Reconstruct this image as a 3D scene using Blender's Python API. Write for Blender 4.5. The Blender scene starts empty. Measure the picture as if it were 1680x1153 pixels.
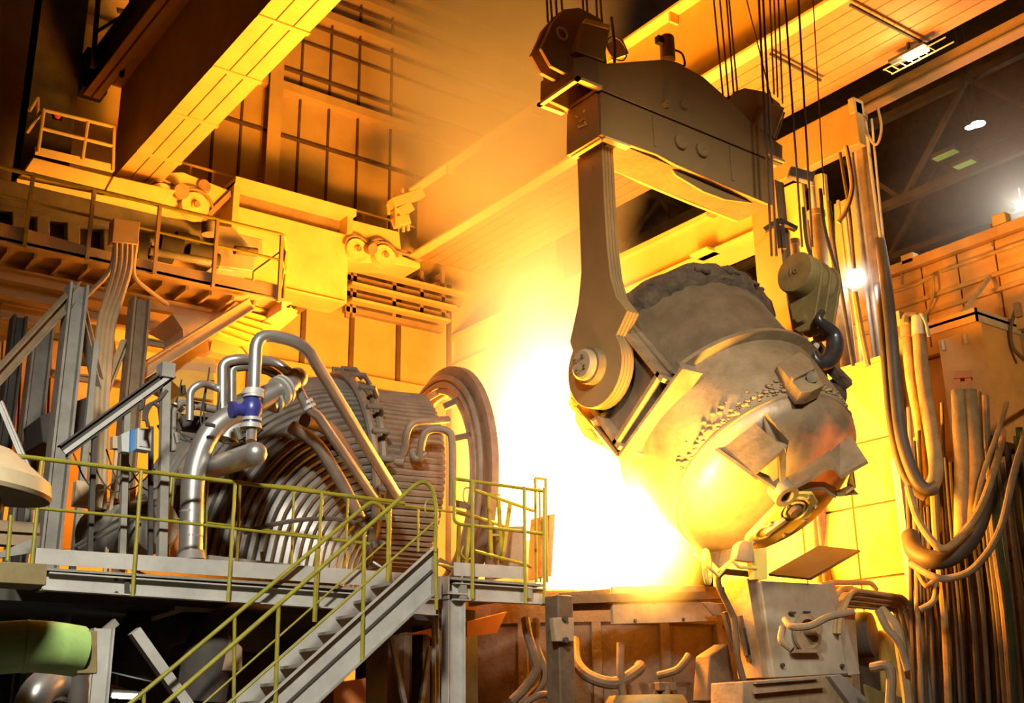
import bpy, bmesh, math, random
from mathutils import Vector, Matrix
random.seed(7)
PI = math.pi
scene = bpy.context.scene
COL = scene.collection

# ------------------------------------------------------------------ camera
W, H, FPX = 1680.0, 1153.0, 1891.0
EYE = Vector((0.0, 0.0, 1.7))
_yaw, _pit, _rol = math.radians(36.79), math.radians(18.10), math.radians(-0.87)
FWD = Vector((math.sin(_yaw)*math.cos(_pit), math.cos(_yaw)*math.cos(_pit), math.sin(_pit)))
_r = Vector((math.cos(_yaw), -math.sin(_yaw), 0.0))
_u = _r.cross(FWD)
RGT = _r*math.cos(_rol) + _u*math.sin(_rol)
UPV = _u*math.cos(_rol) - _r*math.sin(_rol)
cam_data = bpy.data.cameras.new('camera')
cam_data.sensor_fit = 'HORIZONTAL'
cam_data.sensor_width = 36.0
cam_data.lens = FPX/W*36.0
cam_data.clip_start = 0.1
cam_data.clip_end = 400.0
cam = bpy.data.objects.new('camera', cam_data)
COL.objects.link(cam)
cam.matrix_world = Matrix((
    (RGT.x, UPV.x, -FWD.x, EYE.x), (RGT.y, UPV.y, -FWD.y, EYE.y),
    (RGT.z, UPV.z, -FWD.z, EYE.z), (0, 0, 0, 1)))
scene.camera = cam

# ------------------------------------------------------------------ world, exposure
scene.view_settings.view_transform = 'Standard'
scene.view_settings.look = 'None'
scene.view_settings.gamma = 1.0
scene.view_settings.exposure = 0.0
scene.view_settings.use_curve_mapping = False
world = bpy.data.worlds.new('hall_air')
scene.world = world
world.use_nodes = True
world.node_tree.nodes['Background'].inputs['Color'].default_value = (0.30, 0.22, 0.14, 1)
world.node_tree.nodes['Background'].inputs['Strength'].default_value = 0.05
cy = scene.cycles
cy.use_denoising = True
cy.max_bounces = 5
cy.diffuse_bounces = 3
cy.glossy_bounces = 3
cy.volume_bounces = 0
cy.transparent_max_bounces = 6
cy.caustics_reflective = False
cy.caustics_refractive = False
cy.sample_clamp_indirect = 4.0
cy.volume_step_rate = 1.0
cy.volume_max_steps = 128

def light(name, kind, loc, energy, color, size=1.0, target=None, spot=None, blend=0.6):
    d = bpy.data.lights.new(name, kind)
    d.energy = energy
    d.color = color
    if kind == 'AREA':
        d.shape = 'DISK'; d.size = size
    else:
        d.shadow_soft_size = size
    if kind == 'SPOT':
        d.spot_size = math.radians(spot or 90); d.spot_blend = blend
    o = bpy.data.objects.new(name, d)
    COL.objects.link(o)
    o.location = loc
    if target is not None:
        o.rotation_euler = (Vector(target)-Vector(loc)).to_track_quat('-Z', 'Y').to_euler()
    return o
FIRE = (1.0, 0.285, 0.006)
FIRE2 = (1.0, 0.48, 0.06)
# the burning gas over the furnace mouth and the glow of the melt below it
light('flame_light', 'POINT', (11.9, 15.6, 5.7), 16500, FIRE, 0.9)
light('flame_top_light', 'POINT', (11.6, 18.2, 7.6), 3800, FIRE, 1.2)
light('melt_light', 'POINT', (11.7, 14.3, 4.5), 900, FIRE2, 0.4)
light('licking_flame_light', 'SPOT', (10.7, 10.6, 3.9), 3200, FIRE2, 0.35, (13.0, 12.0, 6.6), spot=92, blend=.5)
# added fill spots in place of unseen hall lamps behind the camera
light('hall_fill_spot', 'SPOT', (-1.0, 1.0, 11.0), 14500, (1.0, 0.95, 0.82), 0.7, (5.4, 12.0, 1.9), spot=66, blend=.8)
light('hall_fill_spot', 'SPOT', (6.0, -3.0, 12.0), 11500, (1.0, 0.88, 0.66), 1.0, (13.0, 12, 6.6), spot=36, blend=.8)
# warm fill added to brighten the dark bay around its greenish lamps
light('dark_bay_fill', 'POINT', (31.0, 14.0, 15.0), 420, (1.0, 0.72, 0.50), .5)

# ------------------------------------------------------------------ pixel ray to a point of a real plane
def P(px, py, x=None, y=None, z=None, d=None):
    v = FWD + RGT*((px-W/2)/FPX) - UPV*((py-H/2)/FPX)
    if x is not None: t = (x-EYE.x)/v.x
    elif y is not None: t = (y-EYE.y)/v.y
    elif z is not None: t = (z-EYE.z)/v.z
    else: t = d/math.hypot(v.x, v.y)
    return EYE + v*t
def PP(lst, **k): return [P(a, b, **k) for a, b in lst]
def PD(lst): return [P(a, b, d=d) for a, b, d in lst]
def V(*a): return Vector(a)
def catmull(p, n=6):
    out = []
    q = [p[0]*2-p[1]] + list(p) + [p[-1]*2-p[-2]]
    for i in range(1, len(q)-2):
        a, b, c, d = q[i-1], q[i], q[i+1], q[i+2]
        for k in range(n):
            t = k/n
            out.append(0.5*((2*b)+(c-a)*t+(2*a-5*b+4*c-d)*t*t+(3*b-a-3*c+d)*t**3))
    out.append(p[-1].copy())
    return out
def fillet(p, r, n=5):
    out = [p[0].copy()]
    for i in range(1, len(p)-1):
        a, b, c = p[i-1], p[i], p[i+1]
        u, w = (a-b), (c-b)
        rr = min(r, u.length*0.48, w.length*0.48)
        s, e = b+u.normalized()*rr, b+w.normalized()*rr
        for k in range(n+1):
            t = k/n
            out.append(s*(1-t)**2 + b*2*t*(1-t) + e*t*t)
    out.append(p[-1].copy())
    return out

# ------------------------------------------------------------------ materials
def mat(name, col, rough=0.6, metal=0.0, var=0.25, scale=2.0, bump=0.0, bscale=12.0, emit=None, es=1.0, col2=None, spec=None):
    m = bpy.data.materials.new(name)
    m.use_nodes = True
    nt = m.node_tree; N = nt.nodes; L = nt.links
    b = N['Principled BSDF']
    b.inputs['Roughness'].default_value = rough
    b.inputs['Metallic'].default_value = metal
    if spec is not None: b.inputs['Specular IOR Level'].default_value = spec
    g = N.new('ShaderNodeNewGeometry')
    n = N.new('ShaderNodeTexNoise'); n.inputs['Scale'].default_value = scale
    n.inputs['Detail'].default_value = 6; n.inputs['Roughness'].default_value = 0.65
    L.new(g.outputs['Position'], n.inputs['Vector'])
    cr = N.new('ShaderNodeValToRGB')
    c = list(col); d = list(col2) if col2 else [v*(1-var) for v in col]
    e = [min(1, v*(1+var*0.6)) for v in col] if not col2 else c
    cr.color_ramp.elements[0].position = 0.34; cr.color_ramp.elements[0].color = (*d, 1)
    cr.color_ramp.elements[1].position = 0.66; cr.color_ramp.elements[1].color = (*e, 1)
    L.new(n.outputs['Fac'], cr.inputs['Fac'])
    L.new(cr.outputs['Color'], b.inputs['Base Color'])
    if bump:
        n2 = N.new('ShaderNodeTexNoise'); n2.inputs['Scale'].default_value = bscale
        n2.inputs['Detail'].default_value = 5
        L.new(g.outputs['Position'], n2.inputs['Vector'])
        bp = N.new('ShaderNodeBump'); bp.inputs['Strength'].default_value = bump
        bp.inputs['Distance'].default_value = 0.05
        L.new(n2.outputs['Fac'], bp.inputs['Height'])
        L.new(bp.outputs['Normal'], b.inputs['Normal'])
    if emit:
        b.inputs['Emission Color'].default_value = (*emit, 1)
        b.inputs['Emission Strength'].default_value = es
    return m
M = dict(
    wall=mat('cladding_sheet', (0.50, 0.36, 0.15), 0.75, var=0.18, scale=0.5),
    seam=mat('dark_seam', (0.10, 0.06, 0.035), 0.8),
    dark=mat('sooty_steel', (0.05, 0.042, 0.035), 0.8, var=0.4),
    vdark=mat('black_steel', (0.015, 0.014, 0.013), 0.8),
    crane=mat('dusty_crane_paint', (0.52, 0.38, 0.14), 0.7, var=0.12, scale=1.2),
    runway=mat('yellow_runway_paint', (0.68, 0.52, 0.20), 0.65, var=0.15, scale=1.0, bump=0.1),
    spreader=mat('dusty_brown_steel', (0.23, 0.15, 0.06), 0.75, var=0.10, scale=1.5, bump=0.06),
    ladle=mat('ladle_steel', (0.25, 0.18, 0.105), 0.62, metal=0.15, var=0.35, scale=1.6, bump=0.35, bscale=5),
    ladle2=mat('ladle_cone_steel', (0.27, 0.22, 0.15), 0.5, metal=0.3, var=0.3, scale=2.2, bump=0.3, bscale=7),
    crust=mat('slag_crust', (0.10, 0.07, 0.045), 0.95, var=0.5, scale=4, bump=0.9, bscale=9),
    galv=mat('galvanised_steel', (0.42, 0.41, 0.37), 0.5, metal=0.15, var=0.18, scale=2.5),
    galvd=mat('dusty_galvanised_steel', (0.25, 0.235, 0.20), 0.6, metal=0.1, var=0.25, scale=2.5),
    rail=mat('olive_yellow_rail_paint', (0.25, 0.225, 0.02), 0.42, var=0.2, scale=6),
    pipe=mat('aluminium_cladding', (0.46, 0.44, 0.41), 0.33, metal=0.75, var=0.15, scale=3),
    coil=mat('water_cooled_pipe', (0.17, 0.155, 0.13), 0.36, metal=0.2, var=0.3, scale=3),
    hood=mat('dusty_hood_pipe', (0.20, 0.15, 0.105), 0.6, metal=0.2, var=0.25, scale=3, bump=0.1),
    blue=mat('blue_valve_paint', (0.03, 0.035, 0.20), 0.35, var=0.2),
    boxblue=mat('blue_box_paint', (0.05, 0.18, 0.45), 0.5),
    boxgrey=mat('grey_box_paint', (0.42, 0.44, 0.42), 0.5, var=0.1),
    cream=mat('dusty_cream_paint', (0.52, 0.39, 0.22), 0.7, var=0.15),
    olive=mat('olive_drab_paint', (0.19, 0.145, 0.055), 0.6, var=0.25, scale=4),
    green=mat('green_pipe_paint', (0.27, 0.42, 0.13), 0.35, var=0.25, scale=3),
    paleg=mat('dusty_pale_panel', (0.36, 0.315, 0.24), 0.65, var=0.2, scale=2),
    beige=mat('beige_paint', (0.33, 0.26, 0.15), 0.55, var=0.2, scale=2),
    hook=mat('worn_hook_steel', (0.10, 0.10, 0.11), 0.35, metal=0.7, var=0.3),
    hose=mat('rubber_hose', (0.085, 0.065, 0.05), 0.6, var=0.3),
    dust=mat('dust_covered_steel', (0.27, 0.19, 0.11), 0.8, var=0.25, scale=3, bump=0.2),
    dust2=mat('dust_covered_hose', (0.34, 0.23, 0.10), 0.75, var=0.25, scale=4, bump=0.2),
    plank=mat('shaded_crane_underside', (0.34, 0.20, 0.075), 0.75, var=0.2, scale=1.0),  # shadow of ladle, beam and smoke painted in as a darker colour
    ladleu=mat('dimmed_ladle_steel', (0.15, 0.108, 0.062), 0.7, metal=0.1, var=0.35, scale=1.6, bump=0.35, bscale=5),  # weaker light on the upper shell put into a darker colour
    fhose=mat('scorched_hose', (0.095, 0.06, 0.032), 0.8, var=0.3, scale=4, bump=0.2),
    furn=mat('furnace_steel', (0.10, 0.062, 0.033), 0.85, var=0.3, scale=2, bump=0.3),
    panel=mat('screen_sheet', (0.70, 0.52, 0.11), 0.6, var=0.18, scale=1.5, bump=0.15, bscale=3),
    rope=mat('greasy_wire_rope', (0.05, 0.028, 0.02), 0.7),
    dog=mat('doghouse_sheet', (0.46, 0.28, 0.11), 0.75, var=0.2, scale=1.2, bump=0.15, bscale=3),
    grn=mat('green_hose', (0.09, 0.13, 0.04), 0.6, var=0.3),
    orange=mat('orange_primer', (0.60, 0.20, 0.05), 0.6, var=0.15),
    floor=mat('shop_floor', (0.08, 0.07, 0.06), 0.9),
    lampw=mat('white_lamp_glass', (1, 1, 1), 0.3, emit=(0.85, 1.0, 0.80), es=30),
    lampo=mat('warm_lamp_glass', (1, 1, 1), 0.3, emit=(1.0, 0.80, 0.35), es=40),
    lampb=mat('flood_lamp_glass', (1, 1, 1), 0.3, emit=(1.0, 0.96, 0.86), es=120),
    brick=mat('red_lamp_lens', (0.5, 0.03, 0.02), 0.5, emit=(1, 0.03, 0.01), es=0.25),
    lampg=mat('lit_window_glass', (0.2, 0.4, 0.1), 0.5, emit=(0.35, 0.55, 0.12), es=0.25),
)

# ------------------------------------------------------------------ mesh building
class MB:
    def __init__(self): self.bm = bmesh.new()
    def face_loop(self, rings, close_u=True, cap=True):
        bm = self.bm
        vs = [[bm.verts.new(p) for p in r] for r in rings]
        n = len(vs[0])
        for a, b in zip(vs[:-1], vs[1:]):
            for i in range(n if close_u else n-1):
                j = (i+1) % n
                bm.faces.new((a[i], a[j], b[j], b[i]))
        if cap:
            bm.faces.new(list(reversed(vs[0]))); bm.faces.new(vs[-1])
        return self
    def beam(self, p0, p1, w, h, up=V(0, 0, 1)):
        d = (p1-p0)
        if d.length < 1e-6: return self
        d.normalize()
        s = d.cross(up)
        if s.length < 1e-4: s = d.cross(V(1, 0, 0))
        s.normalize(); u = s.cross(d).normalized()
        q = [s*(-w/2)+u*(-h/2), s*(w/2)+u*(-h/2), s*(w/2)+u*(h/2), s*(-w/2)+u*(h/2)]
        return self.face_loop([[p0+a for a in q], [p1+a for a in q]])
    def box(self, a, b):
        x0, x1 = sorted((a[0], b[0])); y0, y1 = sorted((a[1], b[1])); z0, z1 = sorted((a[2], b[2]))
        r = lambda z: [V(x0, y0, z), V(x1, y0, z), V(x1, y1, z), V(x0, y1, z)]
        return self.face_loop([r(z0), r(z1)])
    def ibeam(self, p0, p1, w, h, t=0.03, up=V(0, 0, 1)):
        d = (p1-p0).normalized(); s = d.cross(up)
        if s.length < 1e-4: s = d.cross(V(1, 0, 0))
        s.normalize(); u = s.cross(d).normalized()
        self.beam(p0, p1, t, h-2*t, u)
        for k in (-1, 1):
            o = u*(k*(h-t)/2)
            self.beam(p0+o, p1+o, w, t, u)
        return self
    def tube(self, pts, r, seg=10, closed=False, cap=True):
        n = len(pts)
        t = []
        for i in range(n):
            if closed: d = pts[(i+1) % n]-pts[i-1]
            else: d = pts[min(i+1, n-1)]-pts[max(i-1, 0)]
            t.append(d.normalized() if d.length > 1e-9 else V(0, 0, 1))
        a = V(0, 0, 1) if abs(t[0].z) < 0.9 else V(1, 0, 0)
        nrm = t[0].cross(a).normalized()
        rings = []
        for i in range(n):
            nrm = (nrm - t[i]*nrm.dot(t[i]))
            nrm = nrm.normalized() if nrm.length > 1e-6 else t[i].orthogonal().normalized()
            b = t[i].cross(nrm)
            ri = r[i] if isinstance(r, (list, tuple)) else r
            rings.append([pts[i]+(nrm*math.cos(2*PI*k/seg)+b*math.sin(2*PI*k/seg))*ri for k in range(seg)])
        if closed: rings.append(rings[0]); return self.face_loop(rings, cap=False)
        return self.face_loop(rings, cap=cap)
    def prism(self, poly, vec):
        return self.face_loop([list(poly), [p+vec for p in poly]])
    def lathe(self, prof, seg=48, o=V(0, 0, 0), ax=V(0, 0, 1), a0=0.0, a1=2*PI, jit=0.0):
        ax = ax.normalized(); e1 = ax.orthogonal().normalized(); e2 = ax.cross(e1)
        full = abs(a1-a0-2*PI) < 1e-6
        n = seg if full else seg+1
        rings = []
        for r, z in prof:
            ring = []
            for k in range(n):
                a = a0+(a1-a0)*k/seg
                rr = max(r, 1e-4)*(1+(random.random()-.5)*jit)
                ring.append(o+ax*(z+(random.random()-.5)*jit)+(e1*math.cos(a)+e2*math.sin(a))*rr)
            rings.append(ring)
        return self.face_loop(rings, close_u=full, cap=False)
    def cyl(self, p0, p1, r, seg=20, r2=None):
        return self.tube([p0, p1], [r, r if r2 is None else r2], seg)
    def ball(self, c, r, sx=1, sy=1, sz=1, seg=16):
        mt = Matrix.Translation(c) @ Matrix.Diagonal((r*sx, r*sy, r*sz, 1))
        bmesh.ops.create_uvsphere(self.bm, u_segments=seg, v_segments=seg//2+2, radius=1, matrix=mt)
        return self
    def build(self, name, m, parent=None, smooth=None, bevel=0.0, **kw):
        bm = self.bm
        bmesh.ops.recalc_face_normals(bm, faces=bm.faces)
        me = bpy.data.meshes.new(name)
        co = [v.co for v in bm.verts]
        lo = V(*(min(c[i] for c in co) for i in range(3))); hi = V(*(max(c[i] for c in co) for i in range(3)))
        c = V((lo.x+hi.x)/2, (lo.y+hi.y)/2, lo.z if parent is None else (lo.z+hi.z)/2)
        for v in bm.verts: v.co -= c
        sm = smooth if smooth is not None else 35
        if sm:
            for f in bm.faces: f.smooth = True
            lim = math.radians(sm)
            for e in bm.edges:
                if len(e.link_faces) == 2 and e.calc_face_angle(0) > lim: e.smooth = False
        bm.to_mesh(me); bm.free()
        me.materials.append(M[m] if isinstance(m, str) else m)
        o = bpy.data.objects.new(name, me)
        COL.objects.link(o)
        o.location = c - (WL[parent.name] if parent else V(0, 0, 0))
        if parent: o.parent = parent
        WL[o.name] = c
        if bevel:
            bv = o.modifiers.new('edge', 'BEVEL'); bv.width = bevel; bv.segments = 2; bv.limit_method = 'ANGLE'
        if kw: tag(o, **kw)
        return o
WL = {}
def tag(o, label=None, cat=None, group=None, kind=None):
    if label: o['label'] = label
    if cat: o['category'] = cat
    if group: o['group'] = group
    if kind: o['kind'] = kind
    return o
def thing(name, loc, label, cat, group=None):
    o = bpy.data.objects.new(name, None)
    o.empty_display_size = 0.2
    COL.objects.link(o)
    o.location = loc
    WL[o.name] = V(*loc)
    return tag(o, label, cat, group)
ORD = ['leftmost', 'second', 'third', 'fourth', 'fifth', 'sixth', 'seventh', 'eighth', 'ninth', 'tenth', 'eleventh', 'twelfth', 'thirteenth', 'fourteenth', 'fifteenth', 'sixteenth', 'seventeenth', 'eighteenth', 'nineteenth', 'twentieth', 'twenty first', 'twenty second', 'twenty third', 'twenty fourth', 'twenty fifth', 'twenty sixth', 'twenty seventh', 'twenty eighth', 'twenty ninth', 'thirtieth', 'thirty first', 'thirty second', 'thirty third', 'thirty fourth', 'thirty fifth', 'thirty sixth', 'thirty seventh', 'thirty eighth', 'thirty ninth', 'fortieth']
def copy_thing(o, off, label=None, parent=None):
    c = o.copy(); COL.objects.link(c); c.parent = parent
    if parent is None: c.location = o.location + off
    if label: c['label'] = label
    for ch in [k for k in bpy.data.objects if k.parent == o]: copy_thing(ch, off, None, c)
    return c
def text_part(name, body, size, m, parent, loc, xdir, ydir, depth=0.01, **kw):
    cu = bpy.data.curves.new(name, 'FONT'); cu.body = body; cu.size = size; cu.extrude = depth
    cu.align_x = 'CENTER'; cu.align_y = 'CENTER'
    t = bpy.data.objects.new(name+'_curve', cu); COL.objects.link(t)
    bpy.context.view_layer.update()
    me = bpy.data.meshes.new_from_object(t.evaluated_get(bpy.context.evaluated_depsgraph_get()))
    bpy.data.objects.remove(t)
    zd = xdir.cross(ydir)
    me.transform(Matrix(((xdir.x, ydir.x, zd.x, 0), (xdir.y, ydir.y, zd.y, 0), (xdir.z, ydir.z, zd.z, 0), (0, 0, 0, 1))))
    me.materials.clear(); me.materials.append(M[m])
    o = bpy.data.objects.new(name, me); COL.objects.link(o)
    o.location = loc-(WL[parent.name] if parent else V(0, 0, 0)); o.parent = parent
    WL[o.name] = V(*loc)
    return o

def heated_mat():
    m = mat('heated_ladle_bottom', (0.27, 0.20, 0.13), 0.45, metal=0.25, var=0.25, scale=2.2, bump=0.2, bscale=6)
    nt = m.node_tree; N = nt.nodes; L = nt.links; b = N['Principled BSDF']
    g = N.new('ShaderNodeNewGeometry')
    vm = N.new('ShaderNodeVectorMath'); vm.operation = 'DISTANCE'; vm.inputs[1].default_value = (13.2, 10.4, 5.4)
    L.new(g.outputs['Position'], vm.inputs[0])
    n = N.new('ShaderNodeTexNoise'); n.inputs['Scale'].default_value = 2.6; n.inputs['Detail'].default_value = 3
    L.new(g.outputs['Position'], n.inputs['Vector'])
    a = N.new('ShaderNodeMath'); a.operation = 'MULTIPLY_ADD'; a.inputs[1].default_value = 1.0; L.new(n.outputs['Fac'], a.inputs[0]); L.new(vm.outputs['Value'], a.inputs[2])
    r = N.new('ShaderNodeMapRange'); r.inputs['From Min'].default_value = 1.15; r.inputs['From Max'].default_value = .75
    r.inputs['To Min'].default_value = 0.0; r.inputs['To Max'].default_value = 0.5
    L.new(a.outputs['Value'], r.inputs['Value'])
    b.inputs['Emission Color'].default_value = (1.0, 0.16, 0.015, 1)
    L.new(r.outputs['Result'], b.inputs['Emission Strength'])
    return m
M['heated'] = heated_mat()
# ================================================================== SETTING
m = MB(); m.box((-8, -12, -0.3), (48, 34, 0.0)); m.build('floor', 'floor', kind='structure')
# back wall: cladding with raised girts and battens
m = MB(); m.box((-3, 13.95, 3.15), (9.7, 18.4, 3.33)); m.build('floor', 'dark', kind='structure')  # added slab that shades the space under the platform
m = MB(); m.box((-8, 29, 0), (24, 29.4, 30)); wb = m.build('wall_back', 'wall', kind='structure')
def girt(px0, py0, px1, py1, w=0.12, dp=0.12, ext=0.0, mb=None, y=29.0):
    a, b = P(px0, py0, y=y), P(px1, py1, y=y)
    z = (a.z+b.z)/2
    mb.box((a.x-ext, y-dp, z-w/2), (b.x+ext, y, z+w/2))
m = MB()
for q in [(459,111,643,173),(511,42,677,104),(535,8,702,52),(452,222,620,270)]: girt(*q, mb=m, ext=5, w=0.07, dp=0.1)
for q in [(455,140,632,199),(500,75,677,130)]: girt(*q, mb=m, ext=6, w=0.05, dp=0.08)
m.build('trim_1', 'seam', kind='structure')
m = MB()
for q in [(455,145,632,205),(520,30,690,90),(566,-5,702,45),(600,-30,720,15)]: girt(*q, mb=m, ext=6.5, w=0.28, dp=0.35)
m.build('trim_2', 'wall', kind='structure')
m = MB()
for px in (490, 538, 586, 640, 395, 350):
    a = P(px, 200, y=29.0); m.box((a.x-.03, 28.92, 15.5), (a.x+.03, 29, 27))
for px in (495, 575, 652, 735, 410, 330):
    a = P(px, 560, y=29.0); m.box((a.x-.07, 28.9, 2), (a.x+.07, 29, 15.3))
m.build('trim_3', 'seam', kind='structure')
a = P(444, 200, y=28.8)
m = MB(); m.ibeam(V(a.x, 28.75, 2), V(a.x, 28.75, 28), 0.42, 0.5, 0.05, up=V(0, 1, 0)); m.build('trim_4', 'wall', kind='structure')
m = MB(); a, b = P(500, 610, y=29), P(645, 648, y=29)
m.box((4, 28.6, a.z-.22), (24, 29, a.z+.1)); m.build('trim_5', 'wall', kind='structure')
# far dark hall on the right: roof, far wall, trusses
m = MB(); m.box((-8, -12, 30), (48, 34, 30.3)); m.build('ceiling', 'dark', kind='structure')
m = MB(); m.box((44, -12, 0), (44.4, 34, 30)); m.build('wall_right', 'dark', kind='structure')
m = MB(); m.box((24, 33.4, 0), (44, 33.8, 30)); m.build('wall_far', 'dark', kind='structure')
m = MB(); m.box((-8, -12, 0), (-7.6, 29.4, 30)); m.build('wall_left', 'dark', kind='structure')
m = MB(); m.box((23.7, 29, 0), (24, 33.4, 30)); m.build('trim_6', 'dark', kind='structure')

def roof_truss(x0, y0, x1, y1, z0, z1, n, label):
    t = thing('roof_truss', (x0, y0, z0), label, 'roof truss', None)
    a, b = V(x0, y0, z0), V(x1, y1, z0)
    up = V(0, 0, z1-z0)
    MB().beam(a, b, .25, .25).build('bottom_chord', 'dark', t)
    MB().beam(a+up, b+up, .25, .25).build('top_chord', 'dark', t)
    for i in range(n):
        p = a.lerp(b, i/n); q = a.lerp(b, (i+1)/n)
        MB().beam(p if i % 2 else p+up, q+up if i % 2 else q, .14, .14).build('web_bar', 'dark', t)
roof_truss(30, 33, 30, 0, 17.5, 20.5, 12, 'dark roof truss behind the glaring floodlight at the right')
roof_truss(37, 33, 37, 0, 19.0, 22.0, 12, 'farthest dark roof truss behind the pair of greenish lamps')
roof_truss(20.5, 31, 44, 31, 19.0, 22.5, 9, 'dark crossing roof truss beyond the tall electrode pipe')
# long roof beam from the pipe head towards the upper right edge
a, b = P(1408, 178, x=20.8), P(1700, 78, x=20.8)
b = a+(b-a)*1.6; b.z = a.z; b.x = a.x
m = MB(); m.ibeam(a+V(0, 2.5, 0), b, .3, .32, .05)
m.build('roof_beam', 'spreader', label='long orange lit steel beam running from the tall pipe head to the upper right edge', cat='beam')
# lamps far in the dark hall
def lamp_far(px, py, d, r, m_, label, squash=.5, two=False):
    c = P(px, py, d=d)
    t = thing('hall_lamp', c, label, 'lamp', None)
    MB().lathe([(r*1.15, 0), (r*1.1, .1*r), (r*.5, r*.9), (r*.2, r*1.2), (0.01, r*1.2)], 20, c).build('lamp_housing', 'dark', t)
    MB().lathe([(0.01, 0.0), (r, 0.0), (r, .06*r), (0.01, .08*r)], 20, c).build('lamp_lens', m_, t)
    MB().cyl(c+V(0, 0, r*1.2), V(c.x, c.y, 30.0), .02, 6).build('lamp_rod', 'dark', t)
lamp_far(1604, 204, 30, .19, 'lampw', 'larger of the two greenish white lamps in the dark roof at right')
lamp_far(1592, 209, 30, .13, 'lampw', 'smaller of the two greenish white lamps in the dark roof at right')
def flood(px, py, d, s, m_, label, facing=None):
    c = P(px, py, d=d)
    t = thing('floodlight', c, label, 'floodlight', None)
    f = ((facing or EYE)-c).normalized(); sd = f.cross(V(0, 0, 1)).normalized(); up = sd.cross(f)
    MB().beam(c-f*.14*s, c-f*.01, s, s*.8, up).build('lamp_housing', 'dark', t)
    MB().beam(c-f*.01, c+f*.02, s*.85, s*.65, up).build('lamp_lens', m_, t)
    MB().beam(c-f*.1*s+up*s*.4, c-f*.1*s+up*(s*.4+.3), .04, .04, sd).build('bracket', 'dark', t)
    return c
c = flood(1676, 337, 27, .28, 'lampb', 'glaring white floodlight at the right edge above the sheeted enclosure')
light('floodlight_beam', 'POINT', c+(EYE-c).normalized()*.5, 200, (1, .97, .88), .2)
c = flood(1403, 456, 22.9, .17, 'lampb', 'small star bright floodlight between the tall hanging pipes')
light('small_flood_beam', 'POINT', c+(EYE-c).normalized()*.15, 60, (1, .97, .9), .05)
SFL = c.copy()
# lit roof openings far away
for px, py, s, lab in ((1551, 251, .75, 'dim green roof light, the upper left of the two in the dark hall'), (1582, 266, .6, 'dim green roof light, the lower right of the two in the dark hall')):
    c = P(px, py, d=34)
    t = thing('roof_light', c, lab, 'roof light', None)
    MB().beam(c-V(.0, s*.55, 0), c+V(0, s*.55, 0), .35, .12).build('light_box', 'dark', t)
    MB().beam(c-V(.0, s*.5, .08), c+V(0, s*.5, -.08), .28, .03).build('lit_pane', 'lampg', t)

# ================================================================== CRANES
ZB = 14.8
def girder(name, x0, x1, ytop, h, label, n_strip, rib_ys, bm_='crane'):
    t = thing(name, ((x0+x1)/2, 27, ZB), label, 'crane girder', None)
    y1, y0 = 26.6, ytop
    MB().box((x0+.02, y0, ZB+.06), (x1-.02, y1, ZB+h)).build('web_box', 'crane', t)
    w = (x1-x0)/n_strip
    m = MB()
    for i in range(n_strip): m.box((x0+i*w+.015, y0, ZB), (x0+(i+1)*w-.015, y1, ZB+.05))
    m.build('bottom_plate', bm_, t)
    for yy in rib_ys:
        MB().box((x0, yy-.06, ZB-.035), (x1, yy+.06, ZB-.002)).build('cross_rib', 'crane', t)
    return t
# the wide crane girder in the middle
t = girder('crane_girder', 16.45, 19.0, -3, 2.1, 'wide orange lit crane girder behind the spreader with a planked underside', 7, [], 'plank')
MB().box((16.12, -3, ZB-.06), (16.45, 26.6, ZB)).build('bottom_flange', 'runway', t)
MB().box((16.15, -3, ZB+2.1), (16.9, 26.6, ZB+2.16)).build('top_flange', 'runway', t)
for yy in (24.6, 22.8, 20.6, 18.2, 15.6, 13, 10.5): MB().box((16.2, yy-.03, ZB+1.85), (16.45, yy+.03, ZB+2.1)).build('gusset', 'runway', t)
for q in [((1395, 8), (1522, 75)), ((1264, 88), (1346, 132))]:
    a, b = P(*q[0], z=ZB-.1), P(*q[1], z=ZB-.1)
    MB().tube([a, b], .035, 8).build('cable_pipe', 'dark', t)
GM = t
# left girder (x 7.55 .. 8.65)
t = girder('crane_girder', 7.55, 8.65, -3, 2.6, 'orange lit crane girder crossing the upper left with three underside strips', 3, [24.8, 22.6, 20.3, 18.1, 15.8, 13.5])
MB().box((7.35, -3, ZB+2.6), (8.85, 26.6, ZB+2.66)).build('top_flange', 'crane', t)
# narrow left beam of the second trolley track
a, b = P(150, 158, z=17.2), P(283, -10, z=17.2)
d = (b-a).normalized()
t = thing('crane_beam', a, 'narrow orange lit crane beam at the top left, above the left gallery', 'crane beam')
MB().beam(a, b+d*6, .42, .05).build('bottom_flange', 'crane', t)
MB().beam(a+V(0, 0, .5), b+d*6+V(0, 0, .5), .06, .95).build('web', 'dark', t)
MB().beam(a+V(0, 0, 1), b+d*6+V(0, 0, 1), .42, .05).build('top_flange', 'dark', t)
MB().beam(a+V(0, 0, -.03), b+d*6+V(0, 0, -.03), .05, .02).build('weld_seam', 'seam', t)
m = MB(); m.box((a.x-.3, a.y-.3, a.z+.05), (a.x+.3, a.y+.3, a.z+1.2)); m.build('end_block', 'dark', t)
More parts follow.
